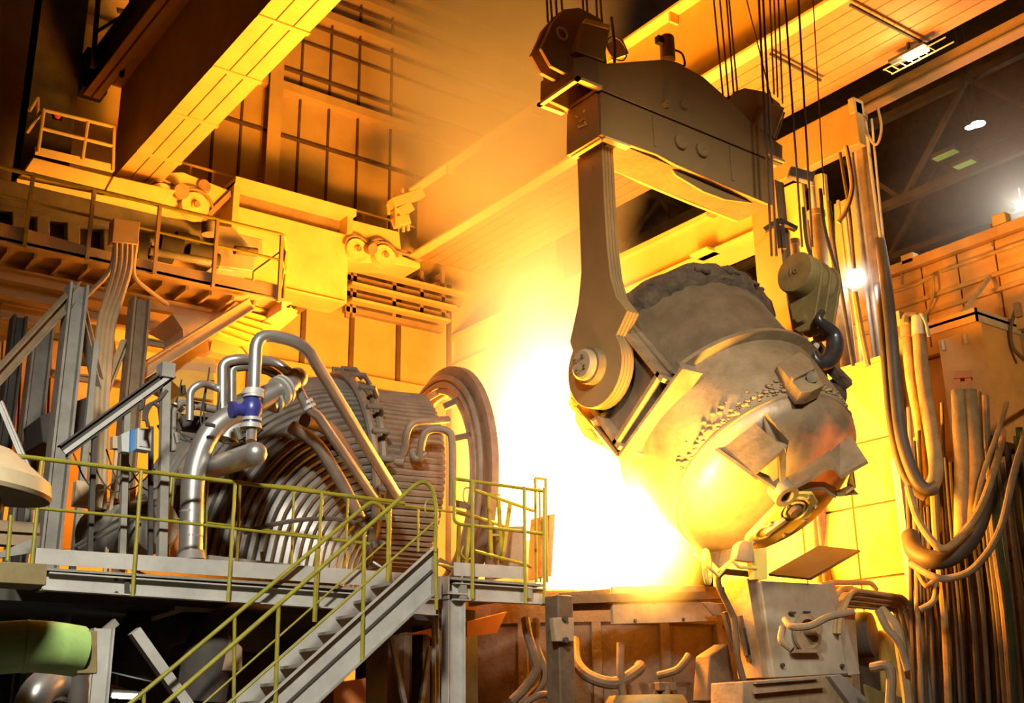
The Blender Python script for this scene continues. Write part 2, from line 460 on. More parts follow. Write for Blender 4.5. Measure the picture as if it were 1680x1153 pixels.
# dark column and lattice at top left
a = P(150, 100, y=27.2)
m = MB(); m.ibeam(V(a.x-.9, 27.2, 8), V(a.x-.9, 27.2, 29.9), 1.1, .9, .08, up=V(0, 1, 0)); m.build('building_column', 'dark', label='wide dark building column at the top left behind the crane beam', cat='column')
t = thing('lattice_mast', P(178, 60, y=25.5), 'thin dark lattice hanger at the top left beside the crane beam', 'lattice')
c = P(182, 60, y=25.5)
for dx in (-.35, .35): MB().beam(V(c.x+dx, 25.5, c.z-1.0), V(c.x+dx*1.3, 25.5, c.z+3), .1, .1).build('post', 'vdark', t)
for k in range(4): MB().beam(V(c.x-.35, 25.5, c.z-1+k), V(c.x+.4, 25.5, c.z-.1+k), .07, .07).build('brace', 'vdark', t)

# ------------------------------------------------------------------ runway girder and end trucks
YR = 26.2
t = thing('runway_girder', P(480, 450, y=YR), 'deep yellow crane runway girder behind the gallery end', 'runway girder')
za, zb = P(568, 498, y=YR).z, P(570, 385, y=YR).z
xl, xr = P(378, 400, y=YR).x, P(571, 440, y=YR).x
MB().box((xl, YR, za), (xr, YR+.7, zb)).build('web_plate', 'runway', t, bevel=.02)
MB().box((xl, YR-.15, za-.06), (xr-.1, YR+.8, za)).build('bottom_flange', 'runway', t)
z2 = P(570, 368, y=YR).z
MB().box((xl+.1, YR+.35, zb), (xr-.1, YR+.7, z2+.3)).build('recess_plate', 'dust', t)
MB().box((xl-.05, YR-.2, z2+.22), (xr+.1, YR+.8, z2+.42)).build('top_rail', 'runway', t)
MB().box((xl-.05, YR-.12, zb-1.0), (xl+.12, YR+.7, z2+.3)).build('end_plate', 'crane', t)
MB().box((xr-.12, YR-.1, zb-.05), (xr+.05, YR+.5, z2+.3)).build('end_plate', 'crane', t)
for xx in (xl+.4, (xl+xr)/2, xr-.5): MB().box((xx-.15, YR+.7, za+.3), (xx+.15, 29.0, zb+.2)).build('wall_bracket', 'dust', t)
# handrail on top
yh = 27.3
a, b = P(306, 258, y=yh), P(680, 382, y=yh)
zr = (a.z+b.z)/2
MB().tube([V(a.x-.5, yh, zr), V(b.x, yh, zr)], .04, 8).build('top_rail', 'crane', t)
for px in (311, 349, 462, 565, 597, 636, 655):
    c = P(px, 300, y=yh); MB().beam(V(c.x, yh, zr-1.15), V(c.x, yh, zr), .05, .05).build('rail_post', 'crane', t)
MB().box((xl, yh-.6, zr-1.25), (b.x, yh+.3, zr-1.15)).build('walkway_plate', 'crane', t)

def end_truck(pts, y, wheels, label, extra=None):
    c = P(*pts[0], y=y)
    t = thing('crane_end_truck', c, label, 'end truck')
    MB().prism(PP(pts, y=y), V(0, .9, 0)).build('side_plate', 'runway', t, bevel=.02)
    for (px, py, r) in wheels:
        w = P(px, py, y=y-.12)
        wo = MB().lathe([(0.01, -.18), (r*.3, -.18), (r*.35, -.12), (r*.8, -.1), (r, -.12), (r, .1), (0.01, .1)], 24, w, V(0, 1, 0)).build('wheel', 'runway', t)
        MB().lathe([(0.01, -.24), (r*.22, -.24), (r*.22, -.16), (0.01, -.16)], 12, w, V(0, 1, 0)).build('axle_cap', 'dust', wo)
        h = []
        for k in range(9):
            an = PI*(.05+.9*k/8); h.append(w+V(math.cos(an)*r*1.25, -.12, math.sin(an)*r*1.25))
        MB().tube(h, .035, 6).build('wheel_guard', 'dust', t)
    return t
t = end_truck([(568, 358), (655, 380), (660, 420), (690, 432), (690, 440), (640, 432), (572, 430)], 26.3, [(583, 412, .33), (628, 422, .33)], 'yellow crane end truck with two wheels beside the right end of the runway girder')
MB().cyl(P(603, 408, y=26.1), P(603, 414, y=26.1)+V(0, -.3, 0), .15, 12).build('bumper', 'dust', t)
MB().tube(catmull(PP([(607, 395), (625, 393), (650, 412), (672, 418)], y=26.15), 5), .05, 6).build('brake_hose', 'dust', t)
t = end_truck([(268, 283), (300, 282), (376, 312), (352, 345), (255, 330), (215, 312), (190, 290)], 26.3, [(264, 325, .36), (318, 340, .36)], 'yellow crane end truck with two wheels under the left crane girder')
MB().cyl(P(290, 316, y=26.2), P(290, 322, y=26.2)+V(0, -.35, 0), .2, 12).build('bumper', 'dust', t)
MB().lathe([(0.01, -.06), (.16, -.06), (.2, 0)], 16, P(334, 305, y=26.28), V(0, 1, 0)).build('lifting_boss', 'dust', t)
MB().prism(PP([(340, 350), (378, 312), (380, 322), (350, 352)], y=26.2), V(0, .5, 0)).build('bumper_arm', 'dust', t)
# left end carriage with railing
t = thing('crane_end_carriage', P(110, 285, y=25.4), 'yellow end carriage of the left crane with a small railing on top', 'end carriage')
MB().prism(PP([(54, 257), (184, 290), (184, 318), (28, 292), (36, 285)], y=25.4), V(0, 1.2, 0)).build('carriage_box', 'runway', t, bevel=.03)
MB().prism(PP([(28, 293), (270, 340), (268, 348), (28, 300)], y=25.2), V(0, 1.4, 0)).build('bottom_flange', 'runway', t)
MB().prism(PP([(186, 288), (290, 312), (262, 342), (168, 322)], y=25.35), V(0, .9, 0)).build('joint_box', 'runway', t, bevel=.03)
MB().prism(PP([(58, 240), (186, 270), (186, 282), (58, 252)], y=25.35), V(0, .06, 0)).build('toe_board', 'runway', t)
for a_, b_ in (((62, 250), (72, 180)), ((135, 262), (144, 200)), ((185, 280), (187, 208))):
    MB().tube(PP([a_, b_], y=25.35), .045, 8).build('rail_post', 'crane', t)
for a_, b_ in (((70, 180), (186, 208)), ((66, 210), (186, 240))):
    MB().tube(PP([a_, b_], y=25.35), .045, 8).build('handrail', 'crane', t)
MB().tube([P(70, 180, y=25.35), P(54, 203, y=25.35)+V(0, .5, 0)], .045, 8).build('handrail', 'crane', t)
MB().tube([P(62, 160, y=26.2), P(62, 195, y=26.2)], .045, 8).build('rail_post', 'crane', t)
MB().tube([P(62, 160, y=26.2), P(48, 182, y=26.2)], .045, 8).build('handrail', 'crane', t)
c = P(93, 192, y=26.8)
t = thing('warning_lamp', c, 'small dim red lamp behind the railing of the end carriage', 'lamp')
MB().box(c-V(.12, .05, .1), c+V(.12, .1, .1)).build('lamp_housing', 'dark', t)
MB().ball(c-V(0, .08, 0), .08).build('lamp_lens', 'brick', t)

# end of middle girder: bolted bracket cluster on top of the runway end
t = GM
for q in [((642, 335), (690, 318)), ((650, 352), (672, 340)), ((648, 365), (668, 362))]:
    a, b = PP(q, y=25.2); MB().beam(a, b, .35, .28).build('cleat', 'crane', t, bevel=.02)
for px, y0, y1 in ((648, 322, 372), (660, 310, 380), (668, 330, 378), (636, 335, 352)):
    a, b = P(px, y0, y=25.1), P(px+2, y1, y=25.1); MB().beam(a, b, .07, .07).build('upright', 'crane', t)

# conductor bars right of the runway girder
t = thing('conductor_rail', P(670, 480, y=27.6), 'stack of three long conductor bars on brackets below the right end truck', 'conductor rail')
yb = 27.6
for (a_, b_) in (((572, 436), (765, 488)), ((574, 462), (745, 510)), ((574, 490), (735, 530))):
    a, b = P(*a_, y=yb), P(*b_, y=yb); z = (a.z+b.z)/2
    MB().beam(V(a.x, yb, z), V(b.x, yb, z), .3, .09).build('bar', 'crane', t)
    MB().beam(V(a.x, yb+.35, z-.18), V(b.x, yb+.35, z-.18), .2, .16).build('bar', 'dust', t)
for px in (580, 590, 655, 700, 735):
    c = P(px, 440, y=yb); e = P(px, 500, y=yb)
    MB().beam(V(c.x, yb+.3, e.z-.3), V(c.x, yb+.3, c.z), .1, .12).build('hanger', 'dust', t)
    MB().box((c.x-.05, yb+.3, c.z-.2), (c.x+.05, 29.0, c.z-.05)).build('wall_arm', 'dust', t)
m = MB(); m.prism(PP([(690, 400), (830, 430), (835, 440), (690, 414)], y=27.7), V(0, .4, 0))
m.build('tie_beam', 'crane', label='faint orange tie beam reaching right into the glow below the middle girder', cat='beam')

# second crane beam beyond the ladle
a, b = P(1015, 432, x=19.6), P(1275, 318, x=19.6)
z = (a.z+b.z)/2; b.y += 3
t = thing('crane_beam', a, 'orange lit beam seen behind the ladle between the two hook arms', 'crane beam')
MB().box((19.4, b.y-3, z-.95), (20.0, a.y+8, z-.05)).build('web_box', 'crane', t)
MB().box((19.2, b.y-3, z-.05), (20.1, a.y+8, z+.08)).build('top_flange', 'crane', t)
MB().box((19.15, b.y-3, z-1.05), (20.1, a.y+8, z-.95)).build('bottom_flange', 'crane', t)
a = P(1165, 425, x=19.3)
MB().box((18.9, a.y-.3, z-1.05), (19.38, a.y+.3, a.z+.15)).build('cable_clamp_block', 'crane', t, bevel=.02) 
# warm lamp under the planked girder
a = P(1493, 95, z=14.45)
t = thing('girder_lamp', a, 'bright warm work lamp hung under the planked crane girder', 'lamp')
MB().box(a-V(.13, .42, -.06), a+V(.13, .42, .12)).build('lamp_housing', 'dark', t)
MB().box(a-V(.10, .38, .0), a+V(.10, .1, .06)).build('lamp_lens', 'lampo', t)
g = MB()
for k in range(7): g.beam(a+V(-.14, -.5+.17*k, -.05), a+V(.14, -.5+.17*k, -.05), .015, .015)
for s in (-.14, .14): g.beam(a+V(s, -.9, -.05), a+V(s, .55, -.05), .02, .02)
g.build('wire_guard', 'crane', t)
MB().beam(a+V(0, 0, .1), V(a.x, a.y, 14.8), .05, .05).build('bracket', 'dark', t)
light('work_lamp_light', 'POINT', a-V(0, 0, .3), 90, (1, .75, .35), .15)
# ================================================================== LADLE, SPREADER, HOOKS
YS = 11.75      # near face of the spreader
t = thing('lifting_beam', (12.5, 12.2, 10.2), 'huge brown double box lifting beam carrying the ladle on two laminated hooks', 'lifting beam')
LB = t
top = [(942,172),(942,110),(960,96),(994,104),(1088,97),(1109,101),(1154,126),(1199,166),(1240,208),(1284,239),(1284,270),(987,147)]
top = [(942,126),(942,95),(960,92),(994,104),(1088,97),(1109,101),(1154,126),(1199,166),(1240,208),(1284,239),(1284,270),(987,147)]
ptop = PP(top, y=YS)
def slab(poly, y0, y1): return MB().prism([V(p.x, y0, p.z) for p in poly], V(0, y1-y0, 0))
slab(ptop, YS, YS+.10).build('upper_web', 'spreader', t, bevel=.012)
slab(ptop, YS+.75, YS+.85).build('upper_web', 'spreader', t, bevel=.012)
zb = 11.1
x0, x1 = P(942,126,y=YS).x, P(1284,270,y=YS).x
for q in ((x0, YS-.08, x0+.07, YS+.93), (x0, YS-.08, x0+.5, YS-.0), (x0, YS+.85, x0+.5, YS+.93)):
    MB().box((q[0], q[1], zb-.03), (q[2], q[3], zb+.02)).build('bottom_flange', 'runway', t)
m = MB(); m.box((x0, YS+.1, zb+.02), (x0+.06, YS+.75, zb+.45)); m.build('end_plate', 'spreader', t)
MB().box((x0+.5, YS+.1, zb+.0), (x1-.3, YS+.75, zb+.05)).build('bottom_flange', 'spreader', t)
MB().box((x1-.45, YS-.06, zb-.03), (x1, YS+.9, zb+.02)).build('bottom_flange', 'runway', t)
tp = [P(q[0], q[1], y=YS) for q in top[3:10]]
for a, b in zip(tp[:-1], tp[1:]):
    MB().beam(a+V(0, .42, -.03), b+V(0, .42, -.03), .64, .05).build('top_plate', 'spreader', t)
# lower box
xa, xb = P(987,220,y=YS).x, P(1268,337,y=YS).x
low = [(987,149),(1284,272),(1268,280),(1268,337),(1236,327),(1190,312),(1110,270),(1075,255),(1022,233),(987,220)]
low = [(987,150),(1268,266),(1268,337),(1190,305),(1110,270),(1078,253),(1022,233),(1010,228),(987,220)]
plow = PP(low, y=YS)
slab(plow, YS, YS+.08).build('lower_web', 'spreader', t, bevel=.012)
slab(plow, YS+.78, YS+.86).build('lower_web', 'spreader', t, bevel=.012)
m = MB()
for (a, b) in ((0, 1), (2, 3), (3, 4), (4, 5), (5, 6)):
    pass
zl = 10.31
MB().box((xa, YS+.08, zl), (xa+.08, YS+.78, 11.08)).build('end_plate', 'spreader', t)
MB().box((xb-.08, YS+.08, 10.2), (xb, YS+.78, 11.0)).build('end_plate', 'spreader', t)
for a, b, m_ in ((P(1010,228,y=YS), P(1268,337,y=YS), 'furn'),):
    MB().beam(a+V(0, .43, .02), b+V(0, .43, .02), .70, .04).build('bottom_plate', m_, t)
MB().box((xa+.08, YS+.0, zl-.03), (xa+.6, YS+.12, zl+.01)).build('bottom_flange', 'runway', t)
MB().box((xa+.05, YS+.1, zl-.03), (xa+.12, YS+.8, zl+.01)).build('bottom_flange', 'runway', t)
# belly plate below the lower box
bel = [(1060,250),(1268,337),(1190,327),(1155,314),(1110,287),(1098,270)]
MB().prism(PP(bel, y=YS+.14), V(0, .05, 0)).build('belly_plate', 'spreader', t, bevel=.01)
MB().prism(PP(bel, y=YS+.7), V(0, .05, 0)).build('belly_plate', 'spreader', t)
# bosses and weld plates
for px, py, r in ((1115, 234, .13), (1150, 247, .13), (1090, 172, .07), (1121, 173, .09)):
    c = P(px, py, y=YS)
    MB().lathe([(r, 0), (r, -.05), (r*.85, -.07), (0.01, -.07)], 20, c, V(0, 1, 0)).build('pin_boss', 'spreader', t)
for px in (1072, 1194):
    a, b = P(px, 190, y=YS-.01), P(px, 300, y=YS-.01)
    zt = 11.0; MB().box((a.x-.025, YS-.02, 10.45 if px < 1100 else 10.35), (a.x+.025, YS, 11.0)).build('weld_strip', 'spreader', t)
# rating marks on the end plate: raised strokes, illegible in the photograph
m = MB()
for a_, b_ in (((944,190),(948,194)),((957,184),(959,180)),((951,200),(959,195)),((949,209),(962,203)),((948,206),(950,210)),((959,200),(961,203))):
    m.beam(P(*a_, x=xa-.01), P(*b_, x=xa-.01), .02, .02)
m.build('raised_marks', 'crane', t, label='worn raised marks on the end plate')
# motor on top
c = P(1096, 98, y=YS+.4)
mo = MB().cyl(c, c+V(0, 0, .42), .13, 16).build('drive_motor', 'spreader', t)
MB().ball(c+V(0, 0, .42), .13, 1, 1, .5).build('motor_cap', 'spreader', mo)
MB().box(c+V(-.24, -.05, .25), c+V(-.1, .05, .38)).build('terminal_box', 'dark', mo)
MB().tube(catmull([c+V(.1, 0, .25), c+V(.3, -.05, .2), c+V(.34, -.05, -.02), c+V(.2, 0, .0)], 5), .02, 6).build('motor_cable', 'dark', mo)
# near and far sheave boxes
def sheave(name, plate, y, th, label, roller, rr, flip=1):
    c = P(*plate[0], y=y)
    s = thing(name, c, label, 'sheave block')
    pl = PP(plate, y=y)
    MB().prism(pl, V(0, .07, 0)).build('cheek_plate', 'spreader', s, bevel=.01)
    MB().prism(pl, V(0, .07, 0)).build('cheek_plate', 'spreader', s, bevel=.01).location.y += th
    rc = P(*roller, y=y+.1)
    MB().lathe([(0.01, 0), (rr*.9, 0), (rr, .04), (rr*.9, .08), (rr*.88, th-.08), (rr, th-.04), (rr*.9, th-.02), (0.01, th-.02)], 28, rc, V(0, 1, 0)).build('rope_sheave', 'dark', s)
    return s
s = sheave('sheave_block', [(943,128),(905,108),(888,78),(900,52),(905,38),(925,15),(950,12),(985,30),(990,45),(996,104),(960,93)], YS+.15, .24, 'brown sheave block on the left end of the lifting beam under the near ropes', (945, 55), .42)
hd = P(921, 56, y=YS+.12)
MB().prism(PP([(945,83),(962,32),(1002,43),(992,100)], y=YS-.02), V(0, .18, 0)).build('guard_box', 'spreader', s, bevel=.02)
MB().prism(PP([(958,36),(962,30),(1002,41),(1000,47)], y=YS-.05), V(0, .06, 0)).build('guard_lip', 'crane', s)
MB().tube([hd+V(.1*math.cos(k*PI/8), -.02, .1*math.sin(k*PI/8)) for k in range(16)], .02, 6, closed=True).build('lifting_eye', 'crane', s)
s = sheave('sheave_block', [(1198,166),(1206,150),(1222,144),(1255,150),(1280,170),(1286,185),(1270,228),(1240,208)], YS+.15, .24, 'brown sheave block on the right end of the lifting beam under the far ropes', (1235, 180), .36)
MB().prism(PP([(1240,208),(1258,166),(1288,176),(1272,228)], y=YS-.02), V(0, .18, 0)).build('guard_box', 'spreader', s, bevel=.02)
MB().tube(PP([(1273,228),(1287,185),(1282,183),(1268,225)], y=YS-.1), .015, 6).build('guard_rail', 'spreader', s)
# rope guide cage between
t2 = thing('rope_guide', P(1005, 90, y=YS+.7), 'small wire cage with a hanging rod beside the left sheave block', 'rope guide')
cc = P(1012, 80, y=YS+.7)
MB().tube([cc+V(.22*math.cos(k*PI/8), 0, .22*math.sin(k*PI/8)) for k in range(16)], .014, 6, closed=True).build('ring', 'dark', t2)
MB().tube(PP([(1003,28),(1009,78),(1008,104)], y=YS+.6), .025, 6).build('rod', 'dark', t2)
MB().prism(PP([(996,72),(1020,60),(1032,88),(1004,98)], y=YS+.9), V(0, .1, 0)).build('guide_plate', 'crane', t2)

# ropes
def rope(px0, py0, px1, py1, y, r=.018, grp=None, label=None):
    a, b = P(px0, py0, y=y), P(px1, py1, y=y)
    if a.z > b.z: a, b = b, a
    d = (b-a); b = b+d*((19.0-b.z)/d.z) if d.z > .05 else b
    MB().tube([a, b], r, 6).build('wire_rope', 'rope', label=label, cat='wire rope', group=grp)
for k, px in enumerate((897, 903, 912, 921, 956, 962, 978, 985)):
    rope(px, -2, px+2+(k % 2), 36 if k < 7 else 40, YS+.3+.05*(k % 2), grp='near hoist ropes', label=ORD[k]+' of the eight thin dark hoist ropes above the left sheave block, from the left')
for k, (px, q, qy) in enumerate(((1171, 1187, 165), (1181, 1196, 165), (1192, 1204, 158), (1196, 1210, 152), (1263, 1270, 155), (1270, 1276, 160), (1277, 1284, 170))):
    rope(px, 0, q, qy, YS+.3+.05*(k % 2), grp='far hoist ropes', label=ORD[k]+' of seven thin hoist ropes above the right sheave block, from the left')
rope(1225, 0, 1268, 172, YS+.1, .014, label='slanting thin rope crossing above the right sheave block')
rope(1245, 0, 1266, 420, 11.2, .022, 'auxiliary hoist ropes', 'leftmost of the four long dark ropes that carry the small hook block')
rope(1252, 0, 1274, 420, 11.2, .022, 'auxiliary hoist ropes', 'second from left of the four long dark ropes that carry the small hook block')
rope(1288, 0, 1316, 405, 11.0, .02, 'auxiliary hoist ropes', 'third from left of the four long dark ropes that carry the small hook block')
rope(1310, 0, 1333, 405, 11.0, .02, 'auxiliary hoist ropes', 'rightmost of the four long dark ropes that carry the small hook block')
rope(1334, 0, 1352, 320, 11.4, .012, label='rightmost thin rope crossing the planked girder')

# laminated hooks
def hook_arm(x, label, near):
    s = thing('laminated_hook', (x, 12.2, 6.5), label, 'hook')
    T = V(x, 12.4, 6.8)
    yz = [(11.97, 10.6), (11.97, 9.6), (11.93, 8.9), (11.86, 8.2), (11.80, 7.6), (11.72, 7.25)]
    w = [.62, .58, .54, .54, .56, .66]
    # outline of the plate in the y-z plane
    left = [V(x, y-.0, z) for y, z in [(12.02, 10.9), (12.02, 9.4), (12.0, 8.6), (11.95, 8.1), (11.85, 7.75), (11.62, 7.45)]]
    right = [V(x, y, z) for y, z in [(12.62, 10.9), (12.62, 9.4), (12.62, 8.4), (12.72, 7.9), (12.95, 7.35)]]
    arc = [T+V(0, .62*math.cos(a), .62*math.sin(a)) for a in [math.radians(k) for k in range(38, -222, -12)]]
    poly = right+arc+list(reversed(left))
    th = .055
    for k in range(4):
        o = V((k-2)*.062, 0, 0)
        MB().prism([p+o for p in poly], V(th, 0, 0)).build('laminated_plate', 'spreader', s, bevel=.008)
    return s
T0 = V(12.9, 12.4, 6.8)
hook_arm(10.92, 'near laminated hook plate hanging at the left of the ladle', True)
hook_arm(15.0, 'far laminated hook plate hanging behind the right side of the ladle', False)
# round trunnion guard disc with hub on the near side is part of the ladle trunnion
TH = .68
AX = V(0, math.sin(TH), math.cos(TH)); E2 = V(0, -math.cos(TH), math.sin(TH)); E1 = V(1, 0, 0)
lad = thing('charging_ladle', T0, 'huge brown steel ladle tipped on its hooks above the furnace fire', 'ladle')
def L(x, e, s): return T0 + E1*x + E2*e + AX*s
def LP(px, py, x=None, s=None, e=None):      # pixel onto a plane of the ladle's own frame
    v = FWD + RGT*((px-W/2)/FPX) - UPV*((py-H/2)/FPX)
    n, c = (E1, x) if x is not None else ((AX, s) if s is not None else (E2, e))
    t = (c-(EYE-T0).dot(n))/v.dot(n)
    return EYE+v*t
random.seed(3)
def llathe(prof, seg=72, jit=0.0): return MB().lathe(prof, seg, T0, AX, jit=jit)
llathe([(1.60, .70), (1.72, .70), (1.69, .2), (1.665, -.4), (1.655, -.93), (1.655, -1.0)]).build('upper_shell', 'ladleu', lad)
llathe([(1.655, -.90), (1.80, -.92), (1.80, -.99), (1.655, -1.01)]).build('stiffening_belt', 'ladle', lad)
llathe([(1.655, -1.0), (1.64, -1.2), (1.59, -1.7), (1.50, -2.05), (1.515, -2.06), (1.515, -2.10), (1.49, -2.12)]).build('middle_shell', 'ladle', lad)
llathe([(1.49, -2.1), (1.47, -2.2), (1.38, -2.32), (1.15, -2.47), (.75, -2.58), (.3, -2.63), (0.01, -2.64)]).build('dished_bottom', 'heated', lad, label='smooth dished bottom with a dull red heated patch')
llathe([(1.60, .70), (1.50, .3), (1.35, -1.5), (1.0, -2.1), (0.01, -2.2)]).build('refractory_lining', 'crust', lad)
# crusted lip with a rough outline
m = MB()
rings = []
for r, z in ((1.66, .42), (1.78, .46), (1.86, .62), (1.84, .80), (1.70, .88), (1.55, .82), (1.5, .6)):
    rings.append([T0+AX*(z+random.uniform(-.045, .045))+(E1*math.cos(2*PI*k/90)+E2*math.sin(2*PI*k/90))*(r+random.uniform(-.035, .035)) for k in range(90)])
m.face_loop(rings, cap=False); m.build('crusted_lip', 'crust', lad, smooth=60)
# slag lumps on the lip and the middle seam
def on_shell(r, a, s): return T0+AX*s+(E1*math.cos(a)+E2*math.sin(a))*r
m = MB()
for k in range(16):
    a = random.uniform(.1, 3.0); m.ball(on_shell(1.84, a, random.uniform(.5, .85)), random.uniform(.04, .08), random.uniform(.7, 1.6), 1, random.uniform(.5, 1), 8)
m.build('slag_lumps', 'crust', lad, kind='stuff', label='dark slag lumps frozen on the lip')
m = MB()
for k in range(260):
    a = random.uniform(.2, 3.3); s = -2.03+abs(random.gauss(0, .09))
    rr = 1.5+(s+2.05)*-.05+.0
    m.ball(on_shell(1.5+.25*(s+2.05), a, s), random.uniform(.01, .035), 1.6, 1.6, 1.0, 6)
m.build('slag_splashes', 'ladle', lad, kind='stuff', label='rough splashes of slag along the lower seam')
# vertical ribs at the right of upper shell and gusset box on the near trunnion
def prism_l(pts, vec): return MB().prism(pts, vec)
for sx, xx in ((-1, -1.72), (1, 1.72)):
    x_in, x_out = sx*1.45, sx*1.93
    for e_ in (-.62, .62):
        poly = [L(x_in, e_, .62), L(x_out, e_, .5), L(x_out, e_, -1.15), L(x_in, e_, -1.3)]
        MB().prism(poly, E2*.07).build('trunnion_gusset', 'ladle', lad)
    MB().prism([L(sx*1.72, -.62, .5), L(sx*1.72, .69, .5), L(sx*1.72, .69, -1.15), L(sx*1.72, -.62, -1.15)], V(-sx*.07, 0, 0)).build('trunnion_plate', 'ladle', lad)
    MB().prism([L(x_in, -.62, -1.12), L(x_in, .69, -1.12), L(x_out, .69, -1.05), L(x_out, -.62, -1.05)], AX*.07).build('trunnion_shelf', 'ladle', lad)
    MB().cyl(L(sx*1.5, 0, 0), L(sx*2.25, 0, 0), .28, 28).build('trunnion_pin', 'ladle', lad)
tp = MB().lathe([(0.01, -.16), (.20, -.16), (.235, -.13), (.235, .02), (0.01, .02)], 28, V(10.7, 12.4, 6.8), V(1, 0, 0)).build('hub_cap', 'beige', lad, label='paler round cap with four bolts')
for k in range(4):
    a = k*PI/2+.6; MB().cyl(V(10.50, 12.4+.12*math.cos(a), 6.8+.12*math.sin(a)), V(10.56, 12.4+.12*math.cos(a), 6.8+.12*math.sin(a)), .028, 10).build('bolt', 'crust', tp)
# outer leg of the side frame going down-left of the disc
a, b = LP(1014, 747, x=-1.88), LP(1118, 603, x=-1.88)
MB().beam(a+E1*.20, b+E1*.20, .40, .05, E2).build('side_frame_flange', 'ladle2', lad)
a2, b2 = LP(947, 665, x=-1.88), LP(1014, 747, x=-1.88)
MB().beam(a2+E1*.20, b2+E1*.20, .40, .05, E2).build('side_frame_flange', 'ladle', lad)
MB().beam(LP(975, 700, x=-1.86), LP(995, 668, x=-1.86)+E1*.3, .05, .3, E2).build('side_frame_rib', 'ladle', lad)
c = LP(1125, 607, x=-1.5)
MB().cyl(c-E1*.2, c+E1*.15, .09, 12).build('stopper_lug', 'ladle2', lad)
# feet: sheet skirts around a cross of webs that meets in the hub ring below the dished bottom
SE = -2.95
def ruled(name, top, st, bot, sb, th=.05, m_='ladle', par=None, **kw):
    A = [LP(px, py, s=st) for px, py in top]; B = [LP(px, py, s=sb) for px, py in bot]
    n = (A[-1]-A[0]).cross(B[0]-A[0]).normalized()*th
    MB().face_loop([A+[p+n for p in reversed(A)], B+[p+n for p in reversed(B)]]).build(name, m_, par or lad, **kw)
ruled('foot_skirt', [(1176, 731), (1200, 711), (1232, 688)], -2.16, [(1237, 776), (1262, 755), (1286, 736)], SE)
ruled('foot_fin', [(1250, 674), (1253, 672)], -2.16, [(1289, 742), (1293, 722)], -2.85, .06)
MB().prism([LP(1250, 673, s=-2.15), LP(1293, 720, s=-2.7), LP(1286, 736, s=SE), LP(1262, 725, s=-2.6), LP(1256, 705, s=-2.45)], E1*.04).build('foot_fin', 'ladle', lad)
ruled('foot_skirt', [(1176, 733), (1182, 742)], -2.2, [(1237, 776), (1245, 783)], SE, .05)
ruled('foot_skirt', [(1284, 776), (1320, 757), (1345, 741), (1360, 732), (1378, 722), (1396, 714)], -2.45, [(1290, 803), (1320, 788), (1357, 765), (1366, 766), (1378, 780), (1423, 755)], SE)
ruled('foot_web', [(1297, 800), (1330, 790), (1352, 790), (1372, 800)], -2.72, [(1290, 812), (1330, 801), (1352, 801), (1372, 815)], SE, .03, 'ladle2')
ruled('foot_web', [(1400, 765), (1392, 790)], -2.8, [(1405, 800), (1390, 810)], SE, .03, 'ladle2')
ruled('foot_web', [(1372, 806), (1395, 796)], -2.9, [(1374, 815), (1410, 811)], SE, .03, 'ladle')
ruled('foot_web', [(1278, 742), (1290, 740)], -2.75, [(1281, 798), (1289, 796)], SE, .05, 'ladle2')
ruled('foot_web', [(1238, 770), (1262, 780)], -2.8, [(1240, 778), (1276, 802)], SE, .04, 'ladle2')
ruled('foot_skirt', [(1152, 900), (1185, 888), (1218, 868), (1262, 822)], -2.25, [(1163, 915), (1177, 930), (1217, 896), (1262, 830)], -2.6, .04, 'ladle2')
c = LP(1284, 806, s=SE)
MB().lathe([(.10, -.10), (.18, -.10), (.18, .12), (.10, .12), (.10, -.10)], 24, c, AX*-1).build('hub_ring', 'ladle2', lad)
MB().cyl(c+AX*.1, c+AX*.0, .10, 16).build('hub_core', 'crust', lad)
sg = MB().prism([LP(px, py, s=-3.0) for px, py in [(1222, 905), (1228, 884), (1258, 852), (1286, 824), (1312, 809), (1334, 809), (1343, 824), (1332, 846), (1302, 872), (1262, 896)]], AX*.09).build('slide_gate', 'panel', lad, bevel=.015)
g1, g2 = LP(1303, 836, s=-3.02), LP(1252, 873, s=-3.02)
for gc, r_ in ((g1, .25), (g1, .17), (g2, .14)):
    MB().tube([gc+E1*(r_*math.cos(k*PI/12))+E2*(r_*.85*math.sin(k*PI/12)) for k in range(24)], .022, 6, closed=True).build('gate_ring', 'panel', sg)
MB().cyl(g1, g1-AX*.07, .10, 16).build('collector_nozzle', 'crust', sg)
for qx, qy in ((1235, 888), (1262, 858), (1290, 828), (1325, 815), (1337, 830), (1318, 853), (1285, 877)):
    p = LP(qx, qy, s=-3.0); MB().cyl(p, p-AX*.05, .03, 8).build('bolt', 'ladle2', sg)
MB().beam(g2-AX*.03, g1-AX*.03+(g2-g1)*.35, .07, .08, AX).build('gate_cylinder', 'ladle2', sg)
MB().prism(PP([(1232, 905), (1240, 900), (1258, 898), (1259, 950), (1238, 950)], y=10.75), V(0, .1, 0)).build('gate_support_leg', 'panel', lad)
# handle ring and bars at the lowest edge
c = P(1160, 930, y=10.9)
MB().tube([c+V(.10*math.cos(k*PI/10), .05*math.cos(k*PI/10), .22*math.sin(k*PI/10)) for k in range(20)], .035, 8, closed=True).build('lifting_ring', 'panel', lad)
MB().tube(PP([(1140, 908), (1178, 945), (1215, 903), (1222, 888)], y=10.75), .022, 8).build('bottom_bar', 'panel', lad)
MB().tube(PP([(1200, 918), (1212, 930), (1240, 932)], y=10.75), .025, 8).build('bottom_bar', 'panel', lad)
MB().prism(PP([(1213, 893), (1222, 886), (1235, 890), (1238, 922), (1208, 918)], y=10.7), V(0, .12, 0)).build('bottom_lug', 'dust', lad)
